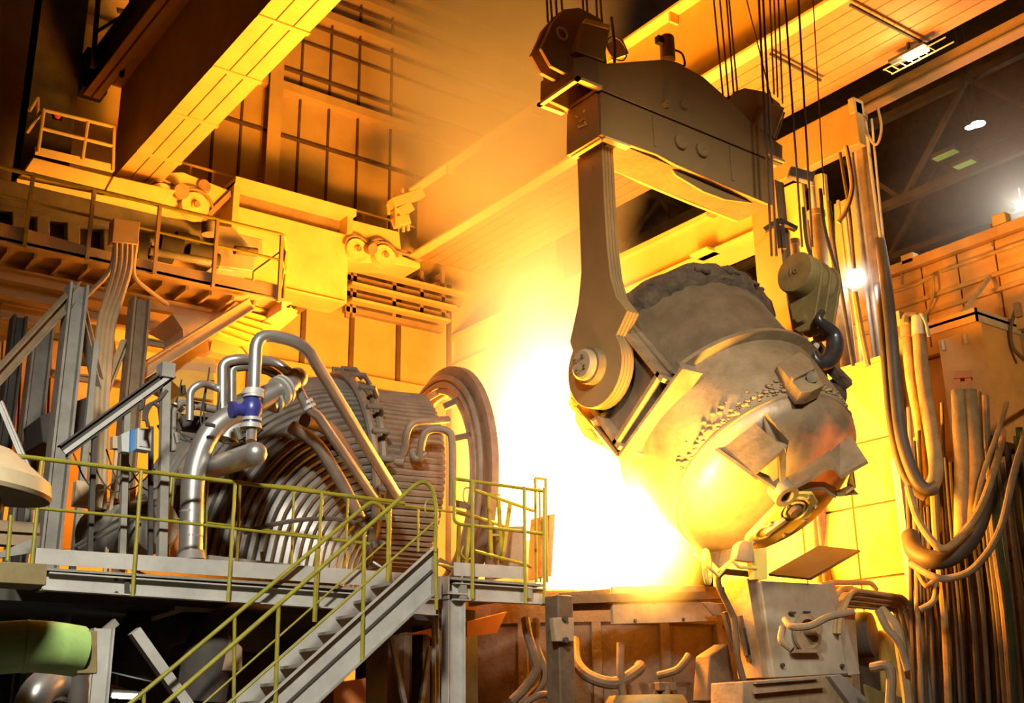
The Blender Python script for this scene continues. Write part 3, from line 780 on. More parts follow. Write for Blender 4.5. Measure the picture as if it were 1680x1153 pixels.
# tilting lug on the middle shell
def LS(px, py, R_):                             # pixel onto the round shell of the ladle
    v = FWD + RGT*((px-W/2)/FPX) - UPV*((py-H/2)/FPX)
    o = EYE-T0
    vp, op = v-AX*v.dot(AX), o-AX*o.dot(AX)
    A, B, C_ = vp.dot(vp), 2*vp.dot(op), op.dot(op)-R_*R_
    D_ = B*B-4*A*C_
    return EYE+v*((-B-math.sqrt(max(D_, 0)))/(2*A))
def shell_plate(pix, R_, th, nm, m_):
    A_ = [LS(px, py, R_) for px, py in pix]
    nrm = sum((p-T0-AX*(p-T0).dot(AX) for p in A_), V(0, 0, 0)).normalized()
    return MB().prism(A_, -nrm*th).build(nm, m_, lad, bevel=.012)
shell_plate([(1276, 597), (1313, 576), (1330, 590), (1352, 632), (1330, 642), (1314, 643)], 1.72, .22, 'tilting_lug', 'ladle')
shell_plate([(1298, 616), (1334, 600), (1338, 604), (1302, 621)], 1.78, .14, 'lug_rib', 'ladle')
c = LS(1333, 618, 1.74)
MB().cyl(c, c-(EYE-c).normalized()*-.08, .08, 16).build('lug_pin', 'ladle2', lad)
for qa, qb in (((1335, 560), (1356, 590)), ((1350, 590), (1392, 632))):
    MB().beam(LP(*qa, e=1.35), LP(*qb, e=1.2), .22, .16, E2).build('lug_arm', 'crust', lad)
MB().ball(LP(1372, 645, e=1.0), .19, 1, .8, 1.3).build('lug_knuckle', 'crust', lad)
# oval blackening around the heated patch is a bulge of the skirt
# ------------------------------------------------------------------ auxiliary hook block
YH = 10.9
hb = thing('hook_block', P(1350, 500, y=YH), 'olive brown twin sheave hook block engaged in the tilting lug of the ladle', 'hook block')
c = P(1306, 447, y=YH-.1)
ax = V(.86, .42, -.1).normalized(); ax = V(1, .0, 0)
c1 = P(1305, 447, y=YH)
MB().lathe([(0.01, -.03), (.33, -.03), (.35, 0), (.35, .22), (0.01, .22)], 36, c1, V(1, .05, -.15)).build('sheave_cover', 'olive', hb)
c2 = c1+V(1, .05, -.15).normalized()*.30
zax = V(1, .05, -.15).normalized(); up = (V(0, 0, 1)-zax*zax.z).normalized(); sd = up.cross(zax)*-1
def hbp(cn, u_, s_): return cn+up*u_+sd*s_
for k, off in enumerate((.20, .42, .66)):
    cn = c1+zax*off
    arc = [hbp(cn, .36*math.sin(a), .36*math.cos(a)) for a in [math.radians(q) for q in range(-10, 200, 14)]]
    arc += [hbp(cn, -.88, -.17), hbp(cn, -.95, -.08), hbp(cn, -.95, .1), hbp(cn, -.86, .2)]
    MB().prism(arc, zax*.05).build('cheek_plate', 'olive', hb, bevel=.01)
MB().lathe([(0.01, .25), (.31, .25), (.27, .31), (.31, .40), (.31, .46), (.27, .54), (.31, .64), (0.01, .64)], 32, c1, zax).build('rope_sheave', 'olive', hb)
MB().cyl(hbp(c1+zax*.1, -.74, 0), hbp(c1+zax*.8, -.74, 0), .09, 16).build('cross_pin', 'olive', hb)
MB().cyl(hbp(c1+zax*.46, -.70, 0), hbp(c1+zax*.46, -.98, 0)+V(0, -.3, 0), .10, 16).build('hook_swivel', 'olive', hb)
text_part('raised_number', '16', .2, 'olive', hb, c1-zax*.035+up*.02-sd*.02, -sd if (-sd).dot(RGT) > 0 else sd, (up*.9+sd*0).normalized(), .015)
# the hook itself
hc = PD([(1347, 515, 17.05), (1336, 530, 17.05), (1340, 545, 17.05), (1356, 552, 17.05), (1366, 566, 17.05), (1362, 582, 17.05), (1345, 592, 17.05), (1334, 588, 17.05)])
hp = PP([(1349, 512), (1343, 522), (1350, 532), (1365, 545), (1370, 560), (1367, 578), (1358, 592), (1346, 596), (1338, 588), (1336, 578)], y=YH-.35)
rr = [.055, .06, .085, .115, .135, .14, .13, .10, .06, .03]
cp = catmull(hp, 4); r2 = []
for i in range(len(cp)):
    f = i/(len(cp)-1)*(len(rr)-1); k = min(int(f), len(rr)-2); r2.append(rr[k]+(rr[k+1]-rr[k])*(f-k))
MB().tube(cp, r2, 14).build('crane_hook', 'hook', hb, label='dark polished steel hook')
MB().cyl(P(1336, 572, y=YH-.4), P(1340, 566, y=YH-.4), .05, 10).build('safety_latch', 'galv', hb)
# ================================================================== ACCESS PLATFORM AND STAIRS
YP = 13.0
t = thing('access_platform', P(480, 990, y=YP), 'pale grey steel walkway platform with olive yellow posts across the lower left', 'platform')
PLAT = t
def vplate(x0, y0, x1, y1, x2, y2, x3, y3, y, th, mb=None):
    return (mb or MB()).prism([P(x0, y0, y=y), P(x1, y1, y=y), P(x2, y2, y=y), P(x3, y3, y=y)], V(0, th, 0))
vplate(55,898, 715,943, 715,968, 55,924, YP, .012).build('toe_board', 'galv', t)
vplate(745,922, 862,930, 862,950, 745,944, YP, .012).build('toe_board', 'galv', t)
for (a0, a1, b0, b1) in (((58,930),(715,972),(715,976),(58,934)), ((740,946),(893,958),(893,962),(740,950))):
    m = MB(); m.prism(PP([a0, a1, b0, b1], y=YP-.03), V(0, .85, 0)); m.build('deck_plate', 'galvd', t)
for q in ((78,941, 715,985, 715,1008, 68,966), (742,958, 893,968, 893,990, 742,983)):
    vplate(*q, YP+.06, .012).build('edge_beam_web', 'galv', t)
for q0, q1 in (((68,967),(715,1009)), ((742,984),(893,991)), ((78,940),(715,984)), ((742,957),(893,967))):
    a, b = PP([q0, q1], y=YP+.05); MB().beam(a, b, .14, .015).build('beam_flange', 'galv', t)
for px, py in ((190, 962), (212, 963), (190, 985), (212, 986), (985, 0)):
    if py: p = P(px, py-12, y=YP+.06); MB().cyl(p, p-V(0, .03, 0), .022, 6).build('bolt', 'dark', t)
MB().prism(PP([(205,951),(213,951),(213,977),(205,977)], y=YP+.03), V(0, .02, 0)).build('splice_plate', 'dark', t)
for a_, b_ in (((0, 1000), (870, 1000)),):
    pass
for px in (760, 868):
    a = P(px, 955, y=YP+.0); MB().box((a.x-.05, YP-.01, a.z-.22), (a.x+.05, YP+.05, a.z-.02)).build('cleat', 'galvd', t)
# cross bearers under the deck
for k in range(8):
    x = 3.6+k*.85; MB().box((x-.04, YP+.08, 3.24+k*.018), (x+.04, YP+.85, 3.36+k*.018)).build('bearer', 'galvd', t)
# columns and braces under the platform
def col(px0, px1, ytop, y, name='support_column', m_='galv', z0=0.0, par=None, w=None, flange=.16):
    a, b = P(px0, ytop, y=y), P(px1, ytop, y=y)
    c = (a+b)*.5; wd = (b-a).length
    return MB().ibeam(V(c.x, y+.1, z0), V(c.x, y+.1, c.z), flange, wd, .02, up=V(1, 0, 0)).build(name, m_, par)
col(737, 765, 975, YP+.0, par=t)
c = P(750, 975, y=YP); MB().box((c.x-.17, YP-.02, c.z), (c.x+.17, YP+.3, c.z+.02)).build('cap_plate', 'galv', t)
for px in (722, 735, 757): a = P(px, 945, y=YP+.02); MB().box((a.x-.012, YP, a.z-.3), (a.x+.012, YP+.3, a.z)).build('stiffener', 'galv', t)
col(156, 190, 1030, YP-.2, par=t)
MB().beam(P(220, 1035, y=YP+.2), P(330, 1190, y=YP+.2), .14, .12).build('brace', 'galv', t)
MB().beam(P(190, 1020, y=YP), P(160, 1045, y=YP), .1, .08).build('brace', 'galvd', t)
# guard rails: tubes in paint
rl = thing('guard_railing', P(220, 905, y=YP-.05), 'long olive yellow guard railing along the front of the lower left platform', 'railing')
yr_ = YP-.05
def rtube(lst, y, r=.024, name='rail', par=None, sm=0, m_='rail'):
    p = PP(lst, y=y)
    if sm: p = fillet(p, sm, 5)
    MB().tube(p, r, 10).build(name, m_, par)
rtube([(30,748),(370,789),(640,822),(664,826)], yr_, .026, 'top_rail', rl)
rtube([(0,742),(40,750)], yr_, .026, 'top_rail', rl)
rtube([(45,832),(220,848),(480,878),(606,892)], yr_, .018, 'mid_rail', rl)
for a_, b_ in (((69,756),(52,925)), ((232,772),(217,978)), ((386,792),(374,988)), ((528,808),(517,1020)), ((18,845),(12,920))):
    rtube([a_, b_], yr_-.02, .022, 'post', rl)
rtube([(282,783),(274,848)], YP+.3, .018, 'post', rl)
# back railing of the platform
rb = thing('guard_railing', P(330, 920, y=YP+.8), 'olive railing along the back edge of the platform in front of the coiled duct', 'railing')
rtube([(282,783),(490,800),(640,826)], YP+.8, .02, 'top_rail', rb)
rtube([(282,850),(600,890)], YP+.8, .015, 'mid_rail', rb)
for a_, b_ in (((285,783),(276,910)), ((340,790),(336,925)), ((394,795),(388,930)), ((482,805),(478,940)), ((571,815),(566,930)), ((210,775),(206,905)), ((266,860),(262,912))):
    rtube([a_, b_], YP+.8, .018, 'post', rb)
rtube([(640,826),(700,834),(745,840),(800,856)], YP+.8, .018, 'mid_rail', rb, m_='rail')
rtube([(686,835),(686,905)], YP+.8, .018, 'post', rb)
# gate railing on the right end of the platform
rg = thing('gate_railing', P(820, 930, y=YP-.05), 'olive yellow cage of railings and a swing gate at the right end of the platform', 'railing')
rtube([(893,806),(815,795),(745,785),(745,800),(745,855),(755,860),(895,876)], yr_, .024, 'rail_loop', rg, sm=.08)
for a_, b_ in (((775,788),(775,982)), ((860,798),(862,990)), ((893,800),(893,990))):
    rtube([a_, b_], yr_-.02, .026, 'post', rg)
rtube([(878,784),(893,786)], YP+.3, .022, 'cage_bar', rg); rtube([(878,784),(880,955)], YP+.3, .024, 'post', rg); rtube([(895,785),(897,955)], YP+.3, .024, 'post', rg)
rtube([(885,800),(887,955)], YP+.6, .02, 'post', rg)
rtube([(779,804),(876,838)], YP+.5, .026, 'gate_bar', rg)
rtube([(748,838),(830,864)], YP+.6, .026, 'gate_bar', rg)
rtube([(779,904),(856,924),(872,930)], YP+.4, .024, 'gate_bar', rg)
for a_, b_, y in (((802,812),(806,918), .5), ((818,816),(823,925), .5), ((837,826),(824,918), .45), ((753,862),(751,932), .6), ((770,862),(764,932), .6)):
    MB().beam(P(*a_, y=YP+y), P(*b_, y=YP+y), .055, .03, V(0, 1, 0)).build('gate_post', 'rail', rg)
MB().beam(P(799, 810, y=YP+.5), P(819, 812, y=YP+.5), .05, .03).build('gate_cap', 'rail', rg)
MB().beam(P(804, 877, y=YP+.5), P(818, 878, y=YP+.5), .04, .03).build('gate_cap', 'rail', rg)
for q in ([(772,800),(762,802),(761,820),(770,828)], [(760,896),(757,908),(766,918),(775,914)]):
    MB().tube(catmull(PP(q, y=YP+.1), 5), .01, 6).build('gate_latch', 'rail', rg)
rtube([(718,925),(775,938)], YP+.9, .02, 'low_rail', rg)
# curved shield plates by the gate
MB().lathe([(.7, 0), (.7, .75)], 16, P(862, 935, y=YP+.9)+V(.25, .2, -.15), V(0, 0, 1), 0, PI).build('curved_shield', 'dust', label='dusty brown curved heat shield standing behind the gate railing', cat='heat shield')
MB().prism(PP([(901,844),(911,842),(905,945),(897,945)], y=YP+.4), V(.03, .5, 0)).build('edge_shield', 'dust', label='narrow upright heat shield plate at the right end of the platform', cat='heat shield')
# stairs
st = thing('steel_stairs', P(460, 1123, y=12.1), 'galvanised steel staircase descending from the platform towards the lower left', 'stairs')
ys0, ys1 = 12.0, 12.95
fa, fb = P(708, 900, y=ys0), P(460, 1123, y=ys0)
dv = (fb-fa)/(fb-fa).length
end = fa+dv*(fa.z/abs(dv.z))
ga = P(708, 975, y=ys0)
m = MB(); m.prism([fa, end, end+(ga-fa), ga], V(0, .015, 0)); m.build('stringer', 'galv', st)
mid = (ga-fa)*.48
MB().beam(fa+mid+V(0, -.012, 0), end+mid+V(0, -.012, 0), .02, .03).build('stringer_groove', 'dark', st)
MB().beam(fa+V(0, -.03, 0), end+V(0, -.03, 0), .08, .012).build('stringer_flange', 'galv', st)
MB().beam(ga+V(0, -.03, 0), end+(ga-fa)+V(0, -.03, 0), .08, .012).build('stringer_flange', 'galvd', st)
MB().prism([fa, fa+V(0, 0, -.58), fa+V(.1, 0, -.58), fa+V(.1, 0, .02)], V(0, .03, 0)).build('stringer_end', 'galvd', st)
ba = P(631, 925, y=ys1); bb = P(463, 1081, y=ys1)
ba2 = fa+V(0, ys1-ys0, 0)
dn = ga-fa
m = MB(); m.prism([ba2, end+V(0, ys1-ys0, 0), end+V(0, ys1-ys0, 0)+dn*.6, ba2+dn*.6], V(0, .015, 0)); m.build('stringer', 'galv', st)
n = int(fa.z/.2)
for k in range(n):
    p = fa+(end-fa)*((k+.7)/n)+dn*.45
    MB().box((p.x-.14, ys0+.02, p.z-.02), (p.x+.14, ys1, p.z+.015)).build('tread', 'galvd', st)
def para(p, dvec, L_): return p+dvec*L_
rs = thing('stair_handrail', P(600, 880, y=11.95), 'olive yellow tube handrail on the near side of the staircase', 'handrail')
yf = 11.95
e1 = P(440, 1006, y=yf); d1 = (P(272, 1153, y=yf)-P(640, 832, y=yf)).normalized()
p = [P(714, 905, y=yf), P(716, 830, y=yf), P(709, 800, y=yf), P(697, 790, y=yf), P(684, 793, y=yf), P(640, 832, y=yf), P(640, 832, y=yf)+d1*5.3]
MB().tube(fillet(p, .12, 5), .026, 10).build('top_rail', 'rail', rs)
e2 = P(712, 857, y=yf); e3 = P(600, 950, y=yf); d2 = (P(440, 1097, y=yf)-e2).normalized()
MB().tube([e2, e2+d2*5.0], .016, 8).build('mid_rail', 'rail', rs)
for a_, b_ in (((598,868),(594,1084)), ((457,990),(450,1200)), ((714,900),(716,1000)), ((638,834),(636,955))):
    rtube([a_, b_], yf+.01, .024, 'post', rs)
MB().tube([P(706+9*math.cos(k*PI/8), 833+14*math.sin(k*PI/8), y=yf) for k in range(16)], .009, 6, closed=True).build('loop_handle', 'rail', rs)
rs2 = thing('stair_handrail', P(600, 830, y=12.9), 'olive yellow tube handrail on the far side of the staircase', 'handrail')
yb_ = 12.9
d3 = (P(213, 1153, y=yb_)-P(600, 828, y=yb_)).normalized()
p = [P(640, 870, y=yb_), P(632, 838, y=yb_), P(620, 826, y=yb_), P(608, 824, y=yb_), P(600, 829, y=yb_), P(600, 829, y=yb_)+d3*5.5]
MB().tube(fillet(p, .1, 5), .026, 10).build('top_rail', 'rail', rs2)
a = P(632, 890, y=yb_); MB().tube([a, a+d3*5.5], .013, 8).build('mid_rail', 'rail', rs2)
for a_, b_ in (((385,1008),(383,1200)), ((640,832),(638,950)), ((520,900),(515,1020)), ((236,1130),(235,1300))):
    rtube([a_, b_], yb_, .022, 'post', rs2)

# olive box beam at the left edge and pale bell, green pipe
m = MB(); m.prism(PP([(-30,919),(78,925),(76,960),(-30,954)], y=12.2), V(0, .5, 0))
m.build('beam_end', 'olive', label='short olive painted beam end at the left edge under the cone shaped hood', cat='beam', bevel=.01)
t = thing('conical_hood', P(-5, 735, d=9), 'cream conical hood cut off by the left edge above the olive beam', 'hood')
cc = P(-42, 800, d=9.0)
MB().lathe([(.05, .34), (.20, .30), (.50, .10), (.53, 0), (.52, -.03), (.49, 0), (.30, .12), (.01, .2)], 48, cc, V(.10, -.05, 1)).build('hood_cone', 'beige', t)
MB().cyl(cc+V(0, 0, .3), cc+V(-.2, .1, 1.5), .05, 10).build('hanger_rod', 'galv', t)
MB().ball(cc+V(.12, 0, -.12), .09).build('hood_bulb', 'beige', t)
t = thing('green_pipe', P(0, 1060, d=10), 'glossy light green pipe with a square end flange at the lower left edge', 'pipe')
g = PD([(-120, 1072, 10), (-30, 1065, 10), (40, 1060, 10), (85, 1062, 10.05), (128, 1068, 10.15)])
MB().tube(catmull(g, 6), .20, 24).build('pipe_body', 'green', t)
MB().tube([P(42, 1060, d=10)+V(-.01, 0, 0), P(46, 1060, d=10)], .205, 24).build('pipe_seam', 'green', t)
a, b = P(125, 1033, d=10.1), P(160, 1105, d=10.1)
q = [P(128,1034,y=9.6), P(160,1034,y=9.6), P(160,1105,y=9.6), P(126,1105,y=9.6)]
MB().prism(q, V(0, .25, 0)).build('end_flange', 'olive', t, bevel=.008)
t = thing('round_vessel', P(85, 1150, d=11), 'dark glossy pipe elbow below the green pipe at the lower left corner', 'pipe')
MB().tube(catmull(PD([(40, 1200, 11), (60, 1140, 11), (90, 1120, 11.2), (125, 1125, 11.4)]), 5), .15, 20).build('elbow', 'pipe', t)
MB().tube(PD([(128, 1100, 11.2), (126, 1260, 11.2)]), .09, 14).build('stub_pipe', 'dark', t)
t = thing('floor_lamp_strip', P(205, 1140, d=16), 'small bluish white lit lamp seen below the dark platform underside', 'lamp')
MB().beam(P(182, 1137, d=16), P(232, 1141, d=16), .12, .1).build('lamp_housing', 'dark', t)
MB().beam(P(184, 1141, d=15.95), P(228, 1143, d=15.95), .05, .06).build('lamp_tube', 'lampw', t)
m = MB(); m.prism(PP([(183,1122),(232,1138),(183,1138)], y=15.2), V(0, .1, 0)); m.build('orange_plate', 'orange', label='small orange lit sheet above the bluish lamp at the bottom left', cat='plate')

# ================================================================== WATER COOLED DUCT
dk = thing('water_cooled_duct', (8.4, 15.4, 3.0), 'large dark duct elbow of parallel water cooled pipes ending in a wide round flange', 'duct')
Nn = V(.985, -.17, 0).normalized()
RC = P(690, 800, d=19.0)                 # centre of the open end
R0 = 1.50
path = [RC]
e_up = V(0, 0, 1)
back = -Nn
# from the mouth back along the axis, then bending down
path = [RC-Nn*.22, RC-Nn*.8, RC-Nn*1.25]
Rb = 1.6
cb = path[-1]-V(0, 0, Rb)
for k in range(1, 13):
    a = k/12*math.radians(80)
    path.append(cb+back*(Rb*math.sin(a))+V(0, 0, Rb*math.cos(a)))
path.append(path[-1]+V(0, 0, -.35)+back*.06)
side = Nn.cross(V(0, 0, 1)).normalized()
def frames(pp):
    out = []
    for i, p in enumerate(pp):
        tn = (pp[min(i+1, len(pp)-1)]-pp[max(i-1, 0)]).normalized()
        out.append((p, side, tn.cross(side).normalized()))
    return out
fr = frames(path)
def ringp(f, r, a): return f[0]+f[1]*math.cos(a)*r+f[2]*math.sin(a)*r
def scl(i): return (1.0, .99, 1.0, 1.02, 1.04, 1.06, 1.08, 1.10, 1.12, 1.13, 1.14, 1.15, 1.15)[min(i, 12)]
NP = 92
def longpipes(i0, i1, name, m_, rad, rr):
    mb = MB()
    for k in range(NP):
        a = 2*PI*k/NP
        mb.tube([ringp(fr[i], rr*scl(i), a) for i in range(i0, i1+1)], [rad*scl(i) for i in range(i0, i1+1)], 6)
    return mb.build(name, m_, dk)
longpipes(0, 3, 'outlet_pipe_wall', 'hood', .055, R0)
longpipes(3, len(path)-1, 'elbow_pipe_wall', 'coil', .054, R0*1.06)
mb = MB(); mb.face_loop([[ringp(fr[i], R0*scl(i)*.985, 2*PI*k/48) for k in range(48)] for i in range(len(path))], cap=False)
mb.build('inner_skin', 'dark', dk)
for i, rr in ((3, 1.13), (2, 1.05)):
    MB().tube([ringp(fr[i], R0*scl(i)*rr, 2*PI*k/48) for k in range(48)], .07, 8, closed=True).build('ring_header', 'hood', dk)
# stub nozzles along the joint
for k in range(26):
    a = 2*PI*k/26
    p = ringp(fr[3], R0*scl(3)*1.1, a); q = ringp(fr[3], R0*scl(3)*1.2, a)-(-Nn)*.0
    MB().tube([p, q, q+Nn*.22, ringp(fr[2], R0*scl(2)*1.12, a)], .045, 8).build('nozzle', 'coil', dk)
# wide end flange
FC = RC+Nn*.30
def fring(r, off, n=64): return [FC+Nn*off+side*math.cos(2*PI*k/n)*r+V(0, 0, 1)*math.sin(2*PI*k/n)*r for k in range(n)]
MB().face_loop([fring(1.58, .05), fring(2.02, .0), fring(2.08, .02), fring(2.08, .14), fring(2.02, .16), fring(1.58, .10), fring(1.58, .05)], cap=False).build('end_flange', 'hood', dk)
for r, o in ((1.63, -.10), (1.75, -.09), (1.87, -.07)):
    MB().tube(fring(r, o), .05, 10, closed=True).build('flange_pipe', 'hood', dk)
for ang in (80, 50, 20, -20, -60):
    a = math.radians(ang)
    MB().beam(RC+side*math.cos(a)*1.5+V(0, 0, 1)*math.sin(a)*1.5, FC+side*math.cos(a)*1.7+V(0, 0, 1)*math.sin(a)*1.7, .1, .1).build('flange_strut', 'fhose', dk)
# pipe loops on the right side of the duct
for q in ([(655,760,17.31),(664,735,17.20),(668,708,17.09),(680,693,17.09),(710,690,17.20),(735,688,17.41)], [(688,752,17.09),(695,715,16.98),(710,704,16.98),(735,708,16.98),(742,730,16.98),(742,830,17.09)], [(642,742,17.31),(648,756,17.20),(662,758,17.20)], [(675,738,17.09),(682,752,17.09),(700,745,17.09)]):
    MB().tube(catmull(PD(q), 6), .058, 10).build('loop_pipe', 'hood', dk)
c = P(601, 648, d=18.4)
MB().prism([c+V(-.12, 0, -.12), c+V(.3, 0, -.12), c+V(.3, 0, 0), c+V(.05, 0, .12), c+V(-.1, 0, .1)], V(0, .1, 0)).build('lifting_lug', 'hood', dk)
MB().beam(c+V(.05, 0, -.1), c+V(.8, 0, -.12), .1, .08).build('lug_bar', 'hood', dk)
MB().tube(catmull(PD([(400,874,14.9),(440,862,14.8),(500,852,14.8),(560,852,14.9),(610,868,15.1)]), 5), .03, 6).build('hose_line', 'hose', dk)
bs = thing('duct_saddle', (8.3, 14.4, 3.4), 'dark saddle frame carrying the coiled duct behind the platform', 'support frame')
MB().beam(P(340, 918, d=15), P(640, 950, d=16.2), .12, .1).build('saddle_beam', 'galvd', bs)
MB().beam(P(345, 932, d=15), P(560, 948, d=15.8), .12, .1).build('saddle_beam', 'dark', bs)
for q in ((430, 15.2), (520, 15.6)): MB().beam(P(q[0], 905, d=q[1]), P(q[0]+2, 950, d=q[1]), .05, .05).build('saddle_post', 'galvd', bs)

# ================================================================== PIPEWORK IN FRONT OF THE DUCT
def pipething(label, segs, m_='pipe', group=None, name='cooling_water_pipe', flanges=(), cat='pipe', extra=None):
    pts0 = PD(segs[0][0])
    t = thing(name, pts0[0], label, cat, group)
    for pts, r, f in segs:
        MB().tube(fillet(PD(pts), f, 6), r*1.06, 16).build('pipe_run', m_, t)
    for (px, py, d, r, ax) in flanges:
        c = P(px, py, d=d); a = Vector(ax).normalized()
        for o in (-.035, .035): MB().cyl(c+a*(o-.02), c+a*(o+.02), r, 20).build('flange', 'galv', t)
    return t
# tall loop pipe
pt = pipething('tall silver pipe looping up over the valve and sloping down to the duct', [([(417,640,13.99),(420,545,13.99),(498,562,14.20),(650,812,16.5)], .075, .25)], flanges=[(416,646,13.99,.13,(0,0,1))])
vb = P(413, 672, d=13.99)
va = thing('blue_valve', vb, 'dark blue globe valve between two pale flanges under the tall pipe', 'valve')
MB().lathe([(.06, -.2), (.11, -.18), (.10, -.10), (.13, -.04), (.13, .06), (.10, .12), (.11, .17), (.06, .19)], 20, vb).build('valve_body', 'blue', va)
sdv = (P(380, 672, d=13.89)-vb).normalized()
MB().cyl(vb, vb+sdv*.24, .075, 16).build('bonnet', 'blue', va)
MB().cyl(vb+sdv*.22, vb+sdv*.27, .105, 16).build('bonnet_cap', 'blue', va)
for z_ in (-.22, .2): MB().cyl(vb+V(0, 0, z_-.02), vb+V(0, 0, z_+.02), .135, 24).build('flange', 'galv', va)
pt = pipething('silver header drum with a rounded end pointing right, below the blue valve', [([(300,785,15.05),(340,770,14.84),(418,744,13.36)], .13, .1), ([(413,700,13.99),(412,725,13.89)], .06, .1)], flanges=[(413,693,13.99,.12,(0,0,1))])
MB().ball(P(419, 744, d=13.30), .135, 1, 1, 1, 20).build('domed_end', 'pipe', pt)
pt = pipething('fat silver pipe rising from the platform and bending up right to a flanged round head', [([(313,905,14.42),(317,770,14.42),(345,700,14.42),(458,640,14.73)], .135, .5)], flanges=[(462,640,14.73,.20,(.8,.2,.55))])
for py in (840, 858, 880):
    c = P(314, py, d=14.42); MB().cyl(c-V(0, 0, .012), c+V(0, 0, .012), .142, 24).build('clad_band', 'galvd', pt)
MB().cyl(P(313, 918, d=14.42), P(313, 904, d=14.42), .17, 24).build('base_collar', 'galvd', pt)
c = P(375, 705, d=14.58); MB().tube([c+V(-.02, 0, -.14), c+V(.05, 0, .14)], .15, 16).build('clad_band', 'galv', pt)
hp_ = pipething('ball ended silver pipe head beyond the large double flange', [([(440,662,14.73),(486,618,14.95)], .13, .1)], flanges=[(449,652,14.79,.20,(.75,.15,.6))])
MB().ball(P(487, 620, d=14.95), .145, 1, 1, 1, 20).build('ball_end', 'pipe', hp_)
pt = pipething('silver pipe dropping from the ball head with a small flange down to the duct', [([(488,636,15.05),(506,672,15.16),(520,680,15.26),(615,818,16.3)], .062, .15)], flanges=[(505,664,15.16,.095,(.55,-.1,-.8))])
pt = pipething('silver pipe arching just behind the tall loop', [([(365,690,14.63),(365,594,14.63),(392,588,14.63),(450,592,14.84),(476,612,14.84)], .062, .15)])
pt = pipething('dark silver pipe arching close beneath the one behind the tall loop', [([(380,680,14.73),(380,604,14.73),(400,600,14.73),(445,608,15.05),(468,630,15.05)], .06, .15)], m_='coil')
pt = pipething('small silver pipe loop at the left end of the pipe cluster', [([(311,690,14.42),(312,640,14.42),(330,628,14.42),(350,634,14.63),(365,640,14.63)], .045, .1)])
pt = pipething('short grey pipe rising beside the black canopy post', [([(283,740,14.42),(284,670,14.42),(300,658,14.52),(320,668,14.63)], .04, .1)], m_='galvd')
pt = pipething('dark thick pipe running along the top of the duct behind the sloping pipes', [([(500,690,15.90),(540,700,16.32),(580,760,16.85),(610,820,17.17)], .10, .3)], m_='hood')
pt = pipething('dark ribbed pipe lying on the duct joint left of the sloping pipes', [([(478,700,15.69),(520,725,15.90),(560,790,16.11),(590,850,16.32)], .085, .3)], m_='hood')
pt = pipething('horizontal dark pipe between the left pipe loop and the valve cluster', [([(315,664,14.73),(380,676,14.84)], .05, .1)], m_='hood')
# dark clutter of valves, hoses behind
random.seed(11)
cl = thing('valve_manifold', P(345, 700, d=14.95), 'dark tangle of small valves, fittings and cables left of the blue valve', 'valve manifold')
MB().beam(P(275, 690, d=15.16), P(350, 700, d=15.16), .18, .2).build('manifold_block', 'dark', cl, bevel=.02)
MB().beam(P(330, 720, d=15.16), P(400, 690, d=15.16), .12, .14).build('manifold_block', 'dark', cl, bevel=.02)
for k in range(18):
    px, py = random.uniform(262, 400), random.uniform(640, 735)
    p = P(px, py, d=random.uniform(13.9, 15.05)); q = p+V(random.uniform(-.12, .12), 0, random.uniform(-.16, .16))
    MB().cyl(p, q, random.uniform(.025, .05), 8).build('fitting', 'dark' if k % 2 else 'coil', cl)
for k in range(9):
    x0 = random.uniform(250, 380)
    q = [(x0, random.uniform(600, 640), 14.63), (x0+random.uniform(-15, 15), 690, 14.52), (x0+random.uniform(10, 50), random.uniform(705, 730), 14.52), (x0+random.uniform(40, 90), random.uniform(680, 705), 14.63)]
    MB().tube(catmull(PD(q), 6), .011, 5).build('cable', 'dark', cl)
cb_ = thing('cable_bundle', P(190, 800, d=14.20), 'hanging black cable loops below the control box on the platform', 'cables')
for k in range(4):
    x0 = 140+k*27
    q = [(x0-20, 735+random.uniform(-10, 10), 14.20), (x0, 780+random.uniform(0, 20), 14.20), (x0+25, 800+random.uniform(-5, 10), 14.20), (x0+60, 770+random.uniform(-15, 10), 14.31)]
    MB().tube(catmull(PD(q), 6), .010, 5).build('cable', 'dark', cb_)
for q in ([(120,898,14.42),(180,860,14.42),(250,825,14.42)], [(128,900,14.31),(230,845,14.31)]):
    MB().tube(PD(q), .02, 6).build('cable', 'dark', cb_)

# black canopy posts and rail at the left with the blue-grey box
yc = 13.15
t = thing('inclined_canopy_frame', P(190, 880, y=yc), 'dark steel inclined channel on posts rising to the right over the control box', 'frame')
a, b = P(103, 740, y=yc), P(280, 612, y=yc)
MB().ibeam(a, b, .1, .16, .02).build('inclined_channel', 'dark', t)
MB().beam(a+V(0, -.06, -.03), b+V(0, -.06, -.03), .02, .05).build('channel_lip', 'galv', t)
for q in (((272,608),(265,915), .1), ((208,668),(200,912), .07), ((155,716),(147,908), .055), ((248,700),(246,915), .05)):
    MB().beam(P(q[0][0], q[0][1], y=yc), P(q[1][0], q[1][1], y=yc), q[2], q[2], V(0, 1, 0)).build('post', 'galvd' if q[2] > .06 else 'dark', t)
MB().box(P(272, 608, y=yc)-V(.08, .1, .1), P(272, 608, y=yc)+V(.08, .1, .08)).build('post_cap', 'galvd', t)
for q in ([(274,640,13.0),(262,655,13.0),(240,668,13.0),(236,690,13.0)], [(262,668,13.0),(250,662,13.0),(240,680,13.0),(243,700,13.0)], [(236,655,13.0),(234,668,13.0),(228,672,13.0)]):
    MB().tube(catmull(PD(q), 5), .022, 8).build('cable_hose', 'dark', t)
c = P(228, 722, y=12.7)
t = thing('control_box', c, 'light grey and blue control box mounted in front of the dark posts', 'control box')
